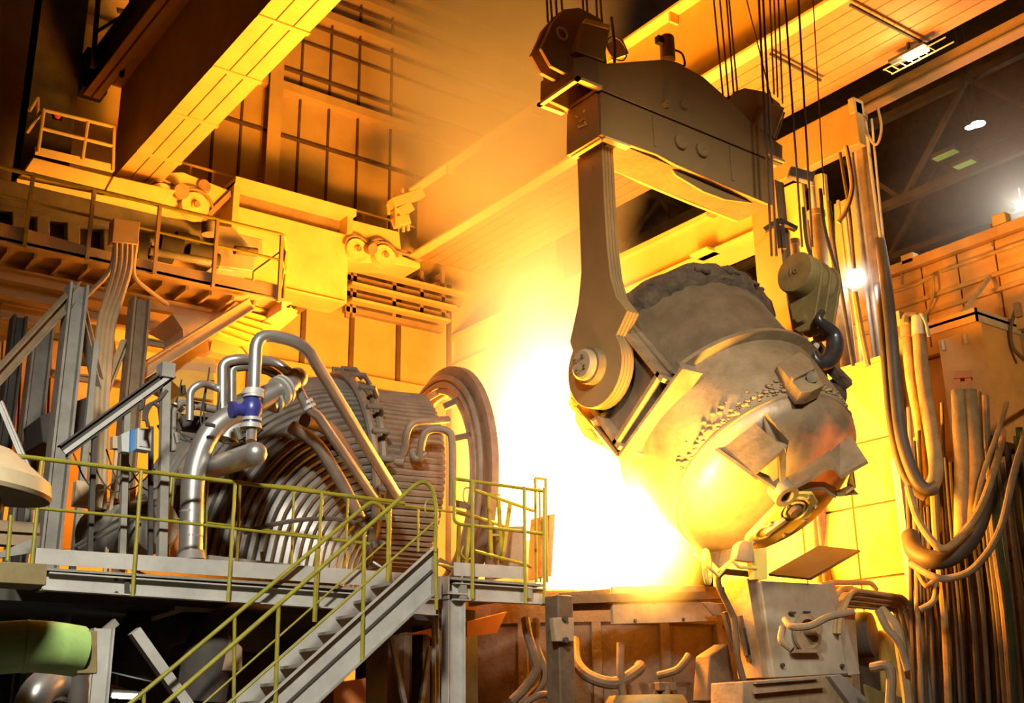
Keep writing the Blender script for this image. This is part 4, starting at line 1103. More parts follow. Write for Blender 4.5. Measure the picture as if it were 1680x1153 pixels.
MB().prism(PP([(226,702),(249,703),(248,740),(225,736)], y=12.62), V(0, .16, 0)).build('box_front', 'boxgrey', t, bevel=.006)
MB().prism(PP([(215,705),(226,702),(225,736),(214,742)], y=12.7), V(0, .14, 0)).build('box_side', 'boxblue', t, label='bright blue side door')
MB().prism(PP([(199,712),(216,705),(215,742),(200,740)], y=12.75), V(0, .14, 0)).build('box_rear', 'boxgrey', t)
MB().prism(PP([(230,707),(245,708),(244,733),(229,732)], y=12.61), V(0, .01, 0)).build('cover_rim', 'galv', t)

# beige cabinets among the posts
for q, lab in (([(126,787),(172,795),(168,834),(122,828)], 'small beige cabinet with open left flap behind the platform railing'), ([(150,795),(176,797),(176,835),(150,834)], 'narrow beige cabinet right behind the flap cabinet')):
    m = MB(); m.prism(PP(q, y=14.4 if 'narrow' in lab else 14.2), V(0, .15, 0)); m.build('cabinet', 'cream', label=lab, cat='cabinet', bevel=.01)
m = MB(); m.prism(PP([(185,715),(197,715),(197,735),(185,735)], y=14.3), V(0, .12, 0)); sb_ = P(191, 735, y=14.36); m.box((sb_.x-.02, 14.34, 3.33), (sb_.x+.02, 14.38, sb_.z)); m.build('switch_box', 'cream', label='tiny beige switch box on the conduit left of the control box', cat='switch box')
m = MB(); m.prism(PP([(276,866),(296,866),(296,915),(272,912)], y=14.6), V(0, .25, 0)); m.build('cabinet', 'orange', label='orange lit cabinet behind the foot of the fat silver pipe', cat='cabinet', bevel=.01)
t = thing('floor_machine', P(190, 880, y=14.8), 'row of orange lit frames and valves behind the platform posts', 'machine')
for q in ((165,818,215,826), (163,826,215,838), (165,845,215,848), (170,880,235,884)):
    MB().beam(P(q[0], q[1], y=14.8), P(q[2], q[3], y=14.8), .06, .06).build('frame_bar', 'orange', t)
for px in (155, 218): MB().beam(P(px, 800, y=14.8), P(px-3, 905, y=14.8), .06, .06, V(0, 1, 0)).build('frame_post', 'orange', t)
for k in range(7):
    p = P(180+random.uniform(0, 55), 815+random.uniform(0, 60), y=14.7); MB().cyl(p, p+V(.1, 0, random.uniform(-.1, .1)), .045, 8).build('fitting', 'dark', t)
t = thing('lying_tank', P(215, 885, y=14.3), 'grey end of a lying tank behind the railing left of the fat pipe', 'tank')
MB().lathe([(0.01, -.5), (.25, -.48), (.33, -.38), (.35, 0), (.35, .8)], 28, P(226, 868, y=14.2), V(-.3, 1, 0)).build('tank_shell', 'galvd', t)
m = MB(); m.prism(PP([(0,905),(62,880),(62,905),(0,915)], y=13.6), V(0, .1, 0))
m.build('ledge_beam', 'galvd', label='grey sloping ledge at the left edge behind the railing', cat='beam')
for q, l in (((0, 862, 62, 868), 'upper'), ((0, 884, 62, 890), 'lower')):
    m = MB(); m.beam(P(q[0]-30, q[1], y=14), P(q[2], q[3], y=14), .2, .12); m.build('cross_beam', 'dust', label=l+' pinkish grey cross beam behind the railing at the left edge', cat='beam')

# ================================================================== GALLERY STRUCTURE AT LEFT
def hcol(x0, y0, x1, y1, y, w, fl, label, m_='galv'):
    a, b = P(x0, y0, y=y), P(x1, y1, y=y)
    m = MB(); m.ibeam(V((a.x+b.x)/2, y, 0), V((a.x+b.x)/2, y, a.z), fl, w, .035, up=V(math.cos(.35), -math.sin(.35)*0, 0).normalized())
    m.build('steel_column', m_, label=label, cat='column')
hcol(118, 468, 88, 900, 16.0, .26, .3, 'tall pale grey H column left of the conduit bundle, its top under the gallery', 'galvd')
hcol(222, 490, 214, 750, 17.2, .27, .3, 'brownish H column right of the conduit bundle', 'dust')
hcol(62, 535, 55, 740, 18.5, .3, .3, 'dark H column behind the leftmost corner of the gallery structure', 'galvd')
hcol(24, 520, 10, 740, 18.0, .2, .3, 'slim dark column at the far left under the gallery', 'dark')
hcol(150, 560, 130, 900, 15.2, .07, .1, 'thin grey post between the two H columns', 'galvd')
YG = 18.0
gt = thing('gallery', P(250, 440, y=YG), 'yellow lit steel gallery with railing ending above the duct', 'gallery')
def gplate(pts, th, name, m_='cream', y=YG): MB().prism(PP(pts, y=y), V(0, th, 0)).build(name, m_, gt)
gplate([(-30,358),(36,373),(143,404),(143,425),(-30,392)], .03, 'toe_board', 'cream')
gplate([(143,404),(258,431),(455,467),(461,489),(258,452),(143,425)], .03, 'toe_board', 'cream')
z0 = 9.0
g0_, g1_ = P(-60, 385, y=YG), P(463, 489, y=YG)
zt = g1_.z
MB().box((g0_.x, YG, zt-.05), (g1_.x+.2, YG+2.0, zt)).build('deck', 'cream', gt)
for k in range(15):
    x = g0_.x+.3+k*.42
    if x > g1_.x: break
    MB().beam(V(x, YG+.25, zt-.09), V(x, YG+1.0, zt-.09), .05, .09).build('deck_rib', 'cream', gt)
MB().box((g0_.x, YG+.9, zt-.35), (g1_.x-.5, YG+1.05, zt-.05)).build('deck_beam', 'cream', gt)
MB().box((g0_.x, YG+1.85, zt-.45), (g1_.x-.2, YG+2.0, zt-.05)).build('deck_beam', 'cream', gt)
a, b = P(468, 490, y=YG), P(480, 512, y=YG)
MB().prism([V(g1_.x, YG, zt), V(g1_.x+.28, YG+.4, zt), V(g1_.x+.28, YG+2, zt), V(g1_.x, YG+2, zt)], V(0, 0, -.22)).build('end_beam', 'cream', gt)
# railing
gr = thing('gallery_railing', P(250, 430, y=YG-.03), 'yellow lit tube railing along the gallery at the left', 'railing')
yg = YG-.04
zr1 = 10.32
def gz(px): return P(px, 400, y=yg).x
MB().tube(fillet([V(gz(-40), yg, 10.26), V(gz(465), yg, zr1), V(gz(465)+.28, yg+.5, zr1-.03), V(gz(465)+.28, yg+.5, 9.2)], .08, 4), .035, 10).build('top_rail', 'rail', gr)
MB().tube([V(gz(-40), yg, 9.78), V(gz(465), yg, 9.82), V(gz(465)+.28, yg+.5, 9.8)], .026, 8).build('mid_rail', 'rail', gr)
for px in (40, 145, 257, 354, 462):
    MB().beam(V(gz(px), yg, zt-.1), V(gz(px), yg, 10.3), .06, .06).build('post', 'rail' if px < 100 else 'cream', gr)
x = gz(465)+.28
MB().tube([V(x, yg+.5, 10.3), V(x, yg+1.9, 10.3)], .03, 8).build('top_rail', 'cream', gr)
MB().tube([V(x, yg+1.9, 10.3), V(x, yg+1.9, 9.1)], .03, 8).build('post', 'cream', gr)
MB().tube([V(gz(465), yg, 9.3), V(x, yg+.5, 10.2)], .018, 6).build('brace', 'cream', gr)
# junction box with conduits
jb = thing('junction_box', P(207, 395, y=YG-.4), 'square beige junction box on the gallery railing with conduits running down', 'junction box')
MB().prism(PP([(187,357),(230,364),(227,401),(184,396)], y=YG-.35), V(0, .25, 0)).build('box_body', 'cream', jb, bevel=.01)
cs = [(190, 398, 178, 450, 150), (199, 399, 186, 470, 160), (207, 400, 198, 470, 167), (215, 401, 207, 462, 173)]
for k, (x0, y0, x1, y1, x2) in enumerate(cs):
    pth = [P(x0, y0-8, y=YG-.3), P(x0, y0+34, y=YG-.3), P(x0-38+k*3, 530+k*4, y=YG-.6), P(x2, 760, y=YG-1.0)]
    pth = [P(x0, y0-8, y=YG-.28), P(x0-1, y0+40, y=YG-.28), P(163+k*7, 528+k*3, y=17.2), P(152+k*8, 640, y=16.9), P(146+k*8, 830, y=16.8)]
    MB().tube(fillet(pth, .25, 4), .045, 8).build('conduit', 'cream', jb)
MB().tube(fillet([P(224, 395, y=YG-.28), P(216, 455, y=YG-.2), P(275, 500, y=YG+.1)], .2, 4), .04, 8).build('conduit', 'cream', jb)
MB().tube(fillet([P(191, 392, y=YG-.28), P(183, 445, y=YG-.2), P(130, 497, y=YG+.1)], .2, 4), .04, 8).build('conduit', 'cream', jb)
# brackets and diagonals beneath the gallery
def diag(a_, b_, ya, yb2, w, h, label, m_='cream'):
    m = MB(); m.ibeam(P(*a_, y=ya), P(*b_, y=yb2), w, h, .02); m.build('diagonal_brace', m_, label=label, cat='brace')
diag((412,498), (226,614), 18.1, 17.4, .16, .22, 'long yellow diagonal brace rising from the brown column to the gallery end')
diag((132,470), (-20,635), 16.1, 15.6, .16, .16, 'pinkish diagonal brace falling from the pale column to the left edge', 'dust')
diag((130,500), (163,640), 16.2, 17.0, .14, .16, 'grey diagonal brace between the H columns', 'galvd')
diag((0,660), (46,770), 14.5, 14.3, .07, .07, 'short pale strut at the left edge above the cone hood', 'galv')
diag((205,560), (170,650), 17.3, 17.0, .1, .1, 'small orange diagonal brace behind the conduit bundle', 'cream')
# hanging stair at the gallery end, seen from below
gs = thing('gallery_stair', P(410, 550, y=19.0), 'brightly lit yellow stair seen from below at the end of the gallery', 'stairs')
a0, a1 = P(405, 492, y=18.5), P(338, 552, y=18.5)
b0, b1 = P(482, 510, y=18.9), P(402, 576, y=18.9)
MB().beam(a0, a1, .06, .22).build('stringer', 'cream', gs); MB().beam(b0, b1, .06, .22).build('stringer', 'cream', gs)
for k in range(7):
    f = (k+.3)/7
    p, q = a0.lerp(a1, f), b0.lerp(b1, f)
    MB().beam(p, q, .28, .035, V(0, 0, 1)).build('tread', 'panel', gs)
m = MB(); m.prism(PP([(350,548),(410,575),(396,590),(345,575)], y=19.2), V(0, .2, 0)); m.build('stair_landing', 'cream', gs)
# hoppers and steelwork under the gallery
hp2 = thing('discharge_hopper', P(315, 640, y=17.8), 'stepped yellow lit discharge hopper under the gallery behind the pipes', 'hopper')
def frust(px0, px1, py0, px2, px3, py1, y, dp, m_, nm, yy=0):
    a, b = P(px0, py0, y=y), P(px1, py0+yy, y=y); c, d = P(px2, py1, y=y), P(px3, py1+yy, y=y)
    MB().face_loop([[a, b, b+V(0, dp, 0), a+V(0, dp, 0)], [c, d, d+V(0, dp*.7, 0), c+V(0, dp*.7, 0)]]).build(nm, m_, hp2)
frust(283, 345, 515, 300, 338, 540, 18.1, 1.2, 'cream', 'hopper_throat', 6)
frust(300, 340, 540, 302, 344, 575, 18.1, 1.0, 'cream', 'hopper_neck', 6)
frust(262, 356, 590, 262, 354, 603, 17.9, 1.2, 'cream', 'hopper_flange', 8)
frust(268, 350, 603, 262, 352, 618, 17.9, 1.1, 'panel', 'hopper_flange', 8)
frust(280, 352, 580, 264, 356, 592, 17.95, 1.2, 'panel', 'hopper_cap', 8)
frust(276, 352, 618, 308, 350, 650, 17.9, 1.0, 'panel', 'hopper_cone', 6)
frust(290, 350, 650, 290, 350, 740, 18.0, .9, 'panel', 'hopper_chute', 4)
for q in ((0,428,345,500,18.9,.25,.3), (0,470,130,505,19.2,.2,.25), (0,512,110,530,19.6,.25,.3), (140,505,330,560,19.4,.15,.2), (230,555,330,580,19.0,.1,.12), (60,600,210,640,19.3,.12,.12)):
    m = MB(); a, b = P(q[0], q[1], y=q[4]), P(q[2], q[3], y=q[4]); b.z = a.z = (a.z+b.z)/2; m.ibeam(a, b, q[5], q[6], .03)
    m.build('cross_beam', 'cream', label={428:'upper yellow beam right beneath the gallery deck', 470:'second orange beam beneath the gallery at the left edge', 512:'lowest dark orange beam at the left edge under the gallery', 505:'orange beam between the H columns under the gallery', 555:'thin orange beam above the hopper behind the brown column', 600:'thin low beam behind the H columns'}[q[1]], cat='beam')
m = MB(); m.prism(PP([(0,545),(130,560),(110,740),(0,740)], y=20.2), V(0, .1, 0))
for k in range(9):
    a, b = P(-5+k*16, 560, y=20.1), P(-14+k*16, 740, y=20.1); m.beam(a, b, .12, .1, V(0, 1, 0))
m.build('corrugated_wall', 'dog', label='orange corrugated sheet wall behind the columns at the left', cat='wall panel')
m = MB(); m.prism(PP([(130,600),(330,620),(330,900),(100,900)], y=20.8), V(0, .1, 0)); m.build('back_partition', 'dog', label='dark orange partition wall behind the pipe cluster', cat='wall panel')
m = MB(); m.prism(PP([(66,682),(145,650),(150,700),(110,740),(70,725)], y=16.6), V(0, .9, 0)); m.box((4.0, 16.9, 3.33), (4.1, 17.0, 5.4)); m.build('dark_bin', 'dark', label='dark bin shape between the left H columns', cat='bin', bevel=.02)
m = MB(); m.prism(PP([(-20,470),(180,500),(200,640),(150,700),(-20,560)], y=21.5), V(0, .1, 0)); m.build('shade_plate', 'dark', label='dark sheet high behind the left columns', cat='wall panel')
# machine row on the gallery: big dark duct with motors
YM = 20.5
mt = thing('travelling_drive', P(330, 440, y=YM), 'long grey purple machine body with motors lying behind the gallery railing', 'machine')
def mplate(pts, th, nm, m_, y=YM): MB().prism(PP(pts, y=y), V(0, th, 0)).build(nm, m_, mt, bevel=.02)
mplate([(-30,285),(430,392),(432,420),(-30,330)], .9, 'upper_body', 'galvd')
mplate([(-30,330),(250,385),(250,440),(-30,395)], .5, 'lower_body', 'dark', YM+.4)
mplate([(355,368),(382,372),(420,415),(416,445),(350,435)], 1.0, 'end_housing', 'galvd', YM-.2)
mplate([(345,425),(382,430),(382,445),(345,440)], .8, 'end_foot', 'galvd', YM-.1)
MB().cyl(P(345, 367, y=YM-.3), P(345, 385, y=YM-.3), .17, 16).build('top_motor', 'galvd', mt)
MB().cyl(P(385, 410, y=YM-.4), P(421, 414, y=YM-.4), .09, 14).build('output_shaft', 'crust', mt)
for px, py, r in ((278, 405, .22), (305, 398, .18), (325, 415, .2), (340, 425, .16), (265, 418, .14)):
    c = P(px, py, y=YM-.1); MB().cyl(c-V(.22, 0, 0), c+V(.22, 0, 0), r, 16).build('drive_motor', 'dark', mt)
for k, px in enumerate((20, 60, 110, 170, 225)):
    mplate([(px, 340+px*.2), (px+22, 345+px*.2), (px+22, 385+px*.2), (px, 380+px*.2)], .3, 'side_cover', 'galvd', YM+.2)
MB().cyl(P(245, 412, y=YM-.2), P(345, 430, y=YM-.2), .08, 12).build('torque_tube', 'galvd', mt)
# ================================================================== FURNACE
fz = 3.72
fu = thing('arc_furnace', (13.8, 17.2, 0), 'brown dust covered furnace shell under the fire at the bottom centre', 'furnace')
FCc = V(13.9, 17.2, 0)
MB().lathe([(3.1, 0), (3.5, .4), (3.6, fz-.5), (3.66, fz-.45), (3.66, fz), (3.2, fz), (3.1, fz-.6), (2.6, fz-1.4), (.01, fz-1.4)], 64, FCc).build('shell', 'furn', fu)
for k in range(20):
    a = 2*PI*k/20+.1; p = FCc+V(3.64*math.cos(a), 3.64*math.sin(a), 0)
    MB().beam(p+V(0, 0, .3), p+V(0, 0, fz-.45), .14, .12, V(math.cos(a), math.sin(a), 0)).build('shell_rib', 'furn', fu)
melt = mat('molten_steel', (1, .6, .2), .5, emit=(1.0, .62, .22), es=14)
MB().lathe([(0.01, fz-1.0), (2.85, fz-1.0)], 48, FCc).build('molten_bath', melt, fu, label='white hot molten bath')
random.seed(5)
m = MB()
for k in range(60):
    a = random.uniform(PI, 2*PI); m.ball(FCc+V(3.45*math.cos(a), 3.45*math.sin(a), fz+random.uniform(-.02, .03)), random.uniform(.05, .12), 2, 2, .5, 6)
m.build('rim_crust', 'furn', fu, kind='stuff')
ft = thing('furnace_front_deck', P(1005, 1020, y=13.2), 'orange brown heat shield plates on the front of the furnace under the fire', 'heat shield')
def fplate(pts, y, th, nm, m_, par, **kw): return MB().prism(PP(pts, y=y), V(0, th, 0)).build(nm, m_, par, **kw)
fplate([(1005,962),(1155,960),(1165,985),(1178,1019),(1006,1024)], 12.9, .06, 'shield_plate', 'dust', ft, bevel=.01)
fplate([(920,972),(1003,965),(1004,1000),(922,1002)], 13.1, .06, 'shield_plate', 'furn', ft, bevel=.01)
fplate([(1150,962),(1228,962),(1232,978),(1160,978)], 12.95, .06, 'shield_plate', 'furn', ft)
fplate([(1153,988),(1212,990),(1226,1010),(1172,1010)], 12.6, .04, 'shield_plate', 'dust', ft, bevel=.01)
for px, py in ((1041,1018), (1120,1016), (1072,987)):
    p = P(px, py, y=12.9); MB().cyl(p, p-V(0, .03, 0), .025, 8).build('bolt', 'dark', ft)
MB().beam(P(898,985,y=13.0), P(1250,975,y=13.0), .3, .12).build('deck_edge', 'furn', ft)
# furnace platform front column and dark machinery below
def pillar(px0, px1, y0, y, label, m_='fhose'):
    a, b = P(px0, y0, y=y), P(px1, y0, y=y)
    t = thing('furnace_pillar', ((a.x+b.x)/2, y+.15, 0), label, 'pillar')
    MB().box((a.x, y, 0), (b.x, y+.3, a.z)).build('shaft', m_, t, bevel=.02)
    return t
t = pillar(915, 940, 975, 12.55, 'dusty orange brown pillar left below the fire at the furnace front')
fplate([(908,1013),(942,1013),(942,1052),(912,1052)], 12.45, .1, 'bracket_plate', 'dust', t, bevel=.01)
for px, py in ((925, 1015), (926, 1050)): 
    p = P(px, py, y=12.45); MB().cyl(p, p-V(0, .05, 0), .04, 8).build('bolt', 'dark', t)
# hoses looping over the furnace front
def hose(pts, r, label, m_='fhose', group=None, seg=10, n=7, name='hose', cat='hose'):
    return MB().tube(catmull(PD(pts), n), r, seg).build(name, m_, label=label, cat=cat, group=group)
hose([(942,1050,18.3),(945,1085,18.0),(968,1110,17.8),(1010,1120,17.8),(1045,1100,18.0),(1050,1092,18.2)], .09, 'thick dusty hose sagging between the pillar and the furnace shell')
hose([(1018,1055,17.9),(1018,1100,17.8),(1022,1140,17.8),(1030,1190,17.8)], .06, 'straight dusty hose hanging in front of the furnace centre')
hose([(1130,1075,18.0),(1120,1090,17.9),(1108,1100,17.9),(1080,1108,18.0)], .06, 'short curved hose right of the furnace centre')
hose([(862,1015,17.2),(866,1040,17.1),(876,1075,17.0),(880,1100,17.0),(860,1130,17.0),(840,1150,17.0)], .07, 'dusty hose curling below the platform end')
hose([(880,1015,17.4),(880,1060,17.3),(892,1095,17.2),(890,1120,17.2),(868,1145,17.2)], .06, 'second dusty hose curling below the platform end, right of the first')
hose([(850,1160,16.9),(885,1140,16.9),(905,1145,17.0),(930,1180,17.0)], .05, 'low hose crossing the bottom edge below the platform end')
t = thing('furnace_valve', P(1095, 1120, y=12.9), 'small dusty tee fitting on a stub at the bottom centre', 'valve')
MB().cyl(P(1092, 1190, y=12.9), P(1092, 1125, y=12.9), .07, 12).build('stem', 'fhose', t)
MB().beam(P(1078, 1126, y=12.9), P(1106, 1126, y=12.9), .1, .12).build('tee', 'fhose', t, bevel=.01)
MB().beam(P(1068, 1150, y=13.0), P(1080, 1122, y=13.0), .1, .08).build('arm', 'fhose', t)
fplate([(1068,1121),(1240,1115),(1240,1200),(1068,1200)], 13.0, .3, 'front_frame', 'furn', None, label='dark brown frame box at the bottom centre right', cat='frame')
m = MB(); m.lathe([(.55, 0), (.62, .1), (.62, .5), (.55, .6), (.01, .6)], 32, P(1060, 1152, y=13.3)-V(0, 0, .5), V(0, 0, 1)); m.build('rounded_drum', 'olive', label='rounded olive brown drum rising at the bottom centre', cat='drum')
# bent arm pipe
t = thing('bent_arm_pipe', P(1240, 1100, y=12.2), 'dusty bent pipe arm standing left of the white furnace panel', 'pipe')
MB().tube(fillet(PP([(1254,944),(1186,937),(1177,946),(1179,962),(1204,1012),(1210,1080),(1226,1140),(1230,1190)], y=12.1), .06, 4), .05, 12).build('pipe_run', 'fhose', t)
for q in ((1188,1004,1205,1068), (1213,1010,1226,1075), (1218,1030,1230,1085)):
    MB().beam(P(q[0], q[1], y=12.3), P(q[2], q[3], y=12.3), .07, .07, V(0, 1, 0)).build('strut', 'fhose', t)
MB().prism(PP([(1165,1075),(1195,1055),(1205,1110),(1190,1150),(1160,1150)], y=12.35), V(0, .3, 0)).build('mount_block', 'fhose', t, bevel=.02)
# pale panel box
t = thing('furnace_side_box', P(1310, 1110, y=12.0), 'pale grey beige dust covered box panel at the right of the furnace', 'machine housing')
SB = t
pb = [(1228,956),(1262,948),(1300,945),(1362,955),(1395,1005),(1400,1110),(1270,1112)]
fplate([(1248,952),(1352,958),(1372,1000),(1392,1106),(1270,1112)], 12.0, .5, 'front_panel', 'paleg', t, bevel=.02)
fplate([(1226,948),(1250,952),(1272,1112),(1252,1112)], 12.1, .5, 'side_panel', 'dust', t, bevel=.01)
fplate([(1345,958),(1368,955),(1412,1106),(1392,1108)], 12.1, .4, 'side_panel', 'paleg', t, bevel=.01)
for q in ([(1288,1016,15.6),(1300,1028,15.4),(1330,1026,15.35),(1360,1012,15.4),(1400,1004,15.6)], [(1284,1030,15.6),(1282,1050,15.45),(1300,1066,15.4)]):
    MB().tube(catmull(PD(q), 6), .045, 10).build('front_hose', 'dust', t)
c = P(1318, 1040, y=11.98)
MB().lathe([(.26, 0), (.30, -.05), (.30, -.10), (.22, -.12), (.2, -.04), (.01, -.04)], 28, c, V(0, 1, 0)).build('round_port', 'dust', t)
MB().cyl(c+V(.02, -.3, .06), c+V(.02, 0, .06), .09, 12).build('port_stub', 'dust', t)
MB().beam(P(1300, 1068, y=11.9), P(1345, 1068, y=11.9), .1, .05).build('port_step', 'dust', t)
for px, py in ((1300, 1005), (1324, 1004)):
    p = P(px, py, y=11.95); MB().beam(p-V(.06, 0, 0), p+V(.06, 0, 0), .05, .03).build('port_clip', 'dark', t)
for px, py in ((1282, 1091), (1380, 1092)):
    p = P(px, py, y=11.98); MB().cyl(p, p-V(0, .05, 0), .03, 8).build('bolt', 'dark', t)
m = MB(); pts = PP([(1262,945),(1330,952),(1412,905),(1345,898)], y=12.0)
zq = P(1262, 945, y=12.0).z+.02
q = [P(1262, 945, y=11.9), P(1330, 952, y=11.9), P(1412, 905, y=13.0), P(1345, 898, y=13.4)]
m.prism(q, V(0, .02, .04)); m.build('raised_lid', 'vdark', label='dark brown flat lid plate raised over the furnace side box', cat='lid')
# lower cabinet
t = thing('lower_cabinet', P(1300, 1140, y=11.6), 'dusty grey brown cabinet with a long handle at the bottom right centre', 'cabinet')
fplate([(1218,1118),(1372,1107),(1400,1112),(1400,1200),(1218,1200)], 11.4, .6, 'cabinet_front', 'dust', t, bevel=.015)
fplate([(1362,1108),(1380,1106),(1460,1180),(1440,1200),(1400,1160)], 11.3, .4, 'sloping_cover', 'galvd', t, bevel=.015)
MB().beam(P(1238, 1134, y=11.32), P(1352, 1124, y=11.32), .05, .06).build('long_handle', 'dust', t)
MB().beam(P(1238, 1120, y=11.36), P(1340, 1112, y=11.36), .06, .03).build('front_ledge', 'galvd', t)
m = MB(); m.prism(PP([(1420,1122),(1440,1132),(1500,1150),(1470,1190),(1430,1170)], y=11.0), V(0, .05, 0)); m.build('guard_sheet', 'olive', label='olive guard sheet leaning at the bottom right of the cabinet', cat='guard sheet')
fplate([(1375,1000),(1402,1000),(1420,1240),(1400,1240)], 12.4, .3, 'machine_housing', 'dust', None, label='narrow dusty housing right of the pale furnace panel', cat='machine housing')
fplate([(1402,1010),(1440,1030),(1450,1240),(1420,1240)], 12.8, .5, 'machine_housing', 'dark', None, label='dark recessed housing beneath the pipe bundle', cat='machine housing')
m = MB(); m.lathe([(.01, 0), (.36, 0), (.38, .06), (.38, .26), (.01, .3)], 32, P(1432, 1040, y=12.5), V(-.4, 1, 0)); m.build('round_drum', 'dark', label='dark round drum under the pipe bundle by the yellow screen', cat='drum')
m = MB(); m.prism(PP([(1358,962),(1400,960),(1405,1000),(1362,1005)], y=12.55), V(0, .1, 0)); m.build('small_plate', 'panel', label='small orange lit plate just above the pipe bundle', cat='plate')
# bundle of rigid pipes on the right
bl = ['topmost dusty pipe of the bundle bending down along the screen', 'second dusty pipe of the bundle bending down along the screen', 'third dusty pipe of the bundle bending down along the screen', 'lowest dusty pipe of the bundle bending down along the screen']
for k in range(4):
    o = k*6
    MB().tube(fillet(PP([(1376-o,1040),(1378-o,1012),(1398-o,968+o*1.3),(1484-o*.8,980+o*1.1),(1496-o*1.3,1005+o),(1516-o*1.6,1100),(1528-o*1.6,1200)], y=11.9+.08*k), .15, 4), .045, 10).build('rigid_pipe', 'dust2', label=bl[k], cat='pipe', group='pipe bundle beside the yellow screen')
MB().tube(fillet(PP([(1345,960),(1370,955),(1430,956),(1438,968)], y=12.4), .1, 4), .045, 10).build('rigid_pipe', 'dust2', label='short dusty pipe crossing above the bundle', cat='pipe')
MB().tube(fillet(PP([(1360,995),(1380,965),(1405,968)], y=12.2), .1, 4), .05, 10).build('rigid_pipe', 'dust2', label='short bent pipe end left of the bundle', cat='pipe')
hose([(1445,1000,16.0),(1470,1030,15.9),(1480,1080,15.8),(1490,1150,15.8),(1490,1200,15.8)], .07, 'thick dusty hose dropping behind the rigid pipes', 'dust2')
hose([(1440,1000,15.6),(1455,1030,15.6),(1475,1055,15.6),(1490,1100,15.6)], .05, 'dusty elbow hose below the bundle', 'dust')
hose([(1430,1095,15.2),(1455,1092,15.1),(1462,1110,15.1),(1460,1160,15.1)], .06, 'short thick hose bend at the bottom right of the cabinet', 'dust')
hose([(1260,1180,14.6),(1300,1030,15.2)], .001, 'x') if False else None
# orange inclined sheets below the platform
m = MB(); m.prism(PP([(766,1020),(832,1003),(815,1038),(766,1045)], y=13.9), V(0, .03, 0)); m.build('orange_sheet', 'orange', label='bright orange sheet right of the platform column', cat='sheet')
m = MB(); m.prism(PP([(658,1042),(712,1030),(712,1048),(700,1040)], y=13.9), V(0, .03, 0)); m.build('orange_sheet', 'orange', label='narrow orange sheet left of the platform column', cat='sheet')
m = MB(); m.prism(PP([(548,1120),(600,1112),(600,1200),(548,1200)], y=14.0), V(0, .03, 0)); m.build('orange_sheet', 'orange', label='dull orange sheet under the staircase', cat='sheet')
# dark substructure behind the stairs
t = thing('furnace_basement_steel', (10.0, 14.6, 0), 'dark posts and braces in the shadow under the platform', 'steel frame')
for px, w in ((620, .35), (700, .12), (715, .1), (770, .3)):
    c = P(px, 1020, y=14.6); MB().box((c.x-w/2, 14.6, 0), (c.x+w/2, 14.9, c.z)).build('post', 'dark', t)
for q in ((638, 1030, 665, 1160), (705, 1060, 690, 1160), (600, 1000, 760, 1004)):
    MB().beam(P(q[0], q[1], y=14.3), P(q[2], q[3], y=14.3), .06, .06, V(0, 1, 0)).build('brace', 'galvd', t)
MB().tube(PP([(712,1000),(712,1190)], y=13.6), .035, 8).build('drain_pipe', 'galvd', t)
MB().tube(PP([(717,1000),(720,1190)], y=13.5), .025, 8).build('drain_pipe', 'galvd', t)
# dark ducts under the platform
t = thing('under_platform_duct', P(300, 1050, y=14.5), 'black rounded duct half hidden in the shadow below the platform', 'duct')
MB().tube(catmull(PD([(215,1110,15.5),(240,1040,15.5),(290,1010,15.6),(380,1010,16)]), 6), .35, 24).build('duct_bend', 'dark', t)
MB().tube(catmull(PD([(330,1150,15.0),(345,1060,15.0),(380,1030,15.2),(440,1030,15.4)]), 6), .3, 24).build('duct_bend', 'dark', t)
for q in ((285,998,440,1008), (250,1015,300,1000)): MB().beam(P(q[0], q[1], y=13.9), P(q[2], q[3], y=13.9), .08, .05).build('rim', 'galvd', t)
m = MB(); m.prism(PP([(355,1062),(368,1040),(375,1040),(398,1062),(398,1100),(352,1100)], y=13.6), V(0, .2, 0)); m.build('pedestal', 'dust', label='faint beige pedestal in the shadow behind the stair railing', cat='pedestal', bevel=.01)
# added dark backing sheet below the platform so that the pit reads black
m = MB(); m.box((-3, 18.4, 0), (9.9, 18.6, 4.05)); m.build('pit_backing', 'dark', label='added dark backing sheet that keeps the space under the platform black', cat='wall panel')
# ================================================================== YELLOW SCREEN, RIGHT SIDE
XS = 17.6
sc_ = thing('heat_screen', P(1400, 1060, x=XS), 'tall yellow lit sheet screen with diagonal creases behind the ladle', 'screen')
def sx(px, py, o=0): return P(px, py, x=XS-o)
tr, br = sx(1448, 590), sx(1500, 1070)
yR = (tr.y+br.y)/2
zT, zB = tr.z, 1.2
yL = yR+4.6
rows = [zT, P(1455, 716, x=XS).z-.0, P(1465, 821, x=XS).z, P(1478, 942, x=XS).z, zB]
cols = [yR, P(1396, 800, x=XS).y, P(1320, 900, x=XS).y, yL-1.0, yL]
for i in range(4):
    for j in range(4):
        y0, y1, z0_, z1_ = cols[i]+.02, cols[i+1]-.02, rows[j+1]+.02, rows[j]-.02
        if y1-y0 < .1: continue
        c = V(XS-.12, (y0+y1)/2, (z0_+z1_)/2)
        m = MB(); bm = m.bm
        vs = [bm.verts.new(p) for p in (V(XS, y0, z0_), V(XS, y1, z0_), V(XS, y1, z1_), V(XS, y0, z1_))]
        cv = bm.verts.new(c)
        for k in range(4): bm.faces.new((vs[k], vs[(k+1) % 4], cv))
        bk = [bm.verts.new(v.co+V(.05, 0, 0)) for v in vs]
        for k in range(4): bm.faces.new((vs[k], vs[(k+1) % 4], bk[(k+1) % 4], bk[k]))
        bm.faces.new(bk)
        m.build('creased_panel', 'panel', sc_, smooth=0)
MB().box((XS+.04, yR-.0, zB), (XS+.1, yL, zT)).build('backing_frame', 'seam', sc_)
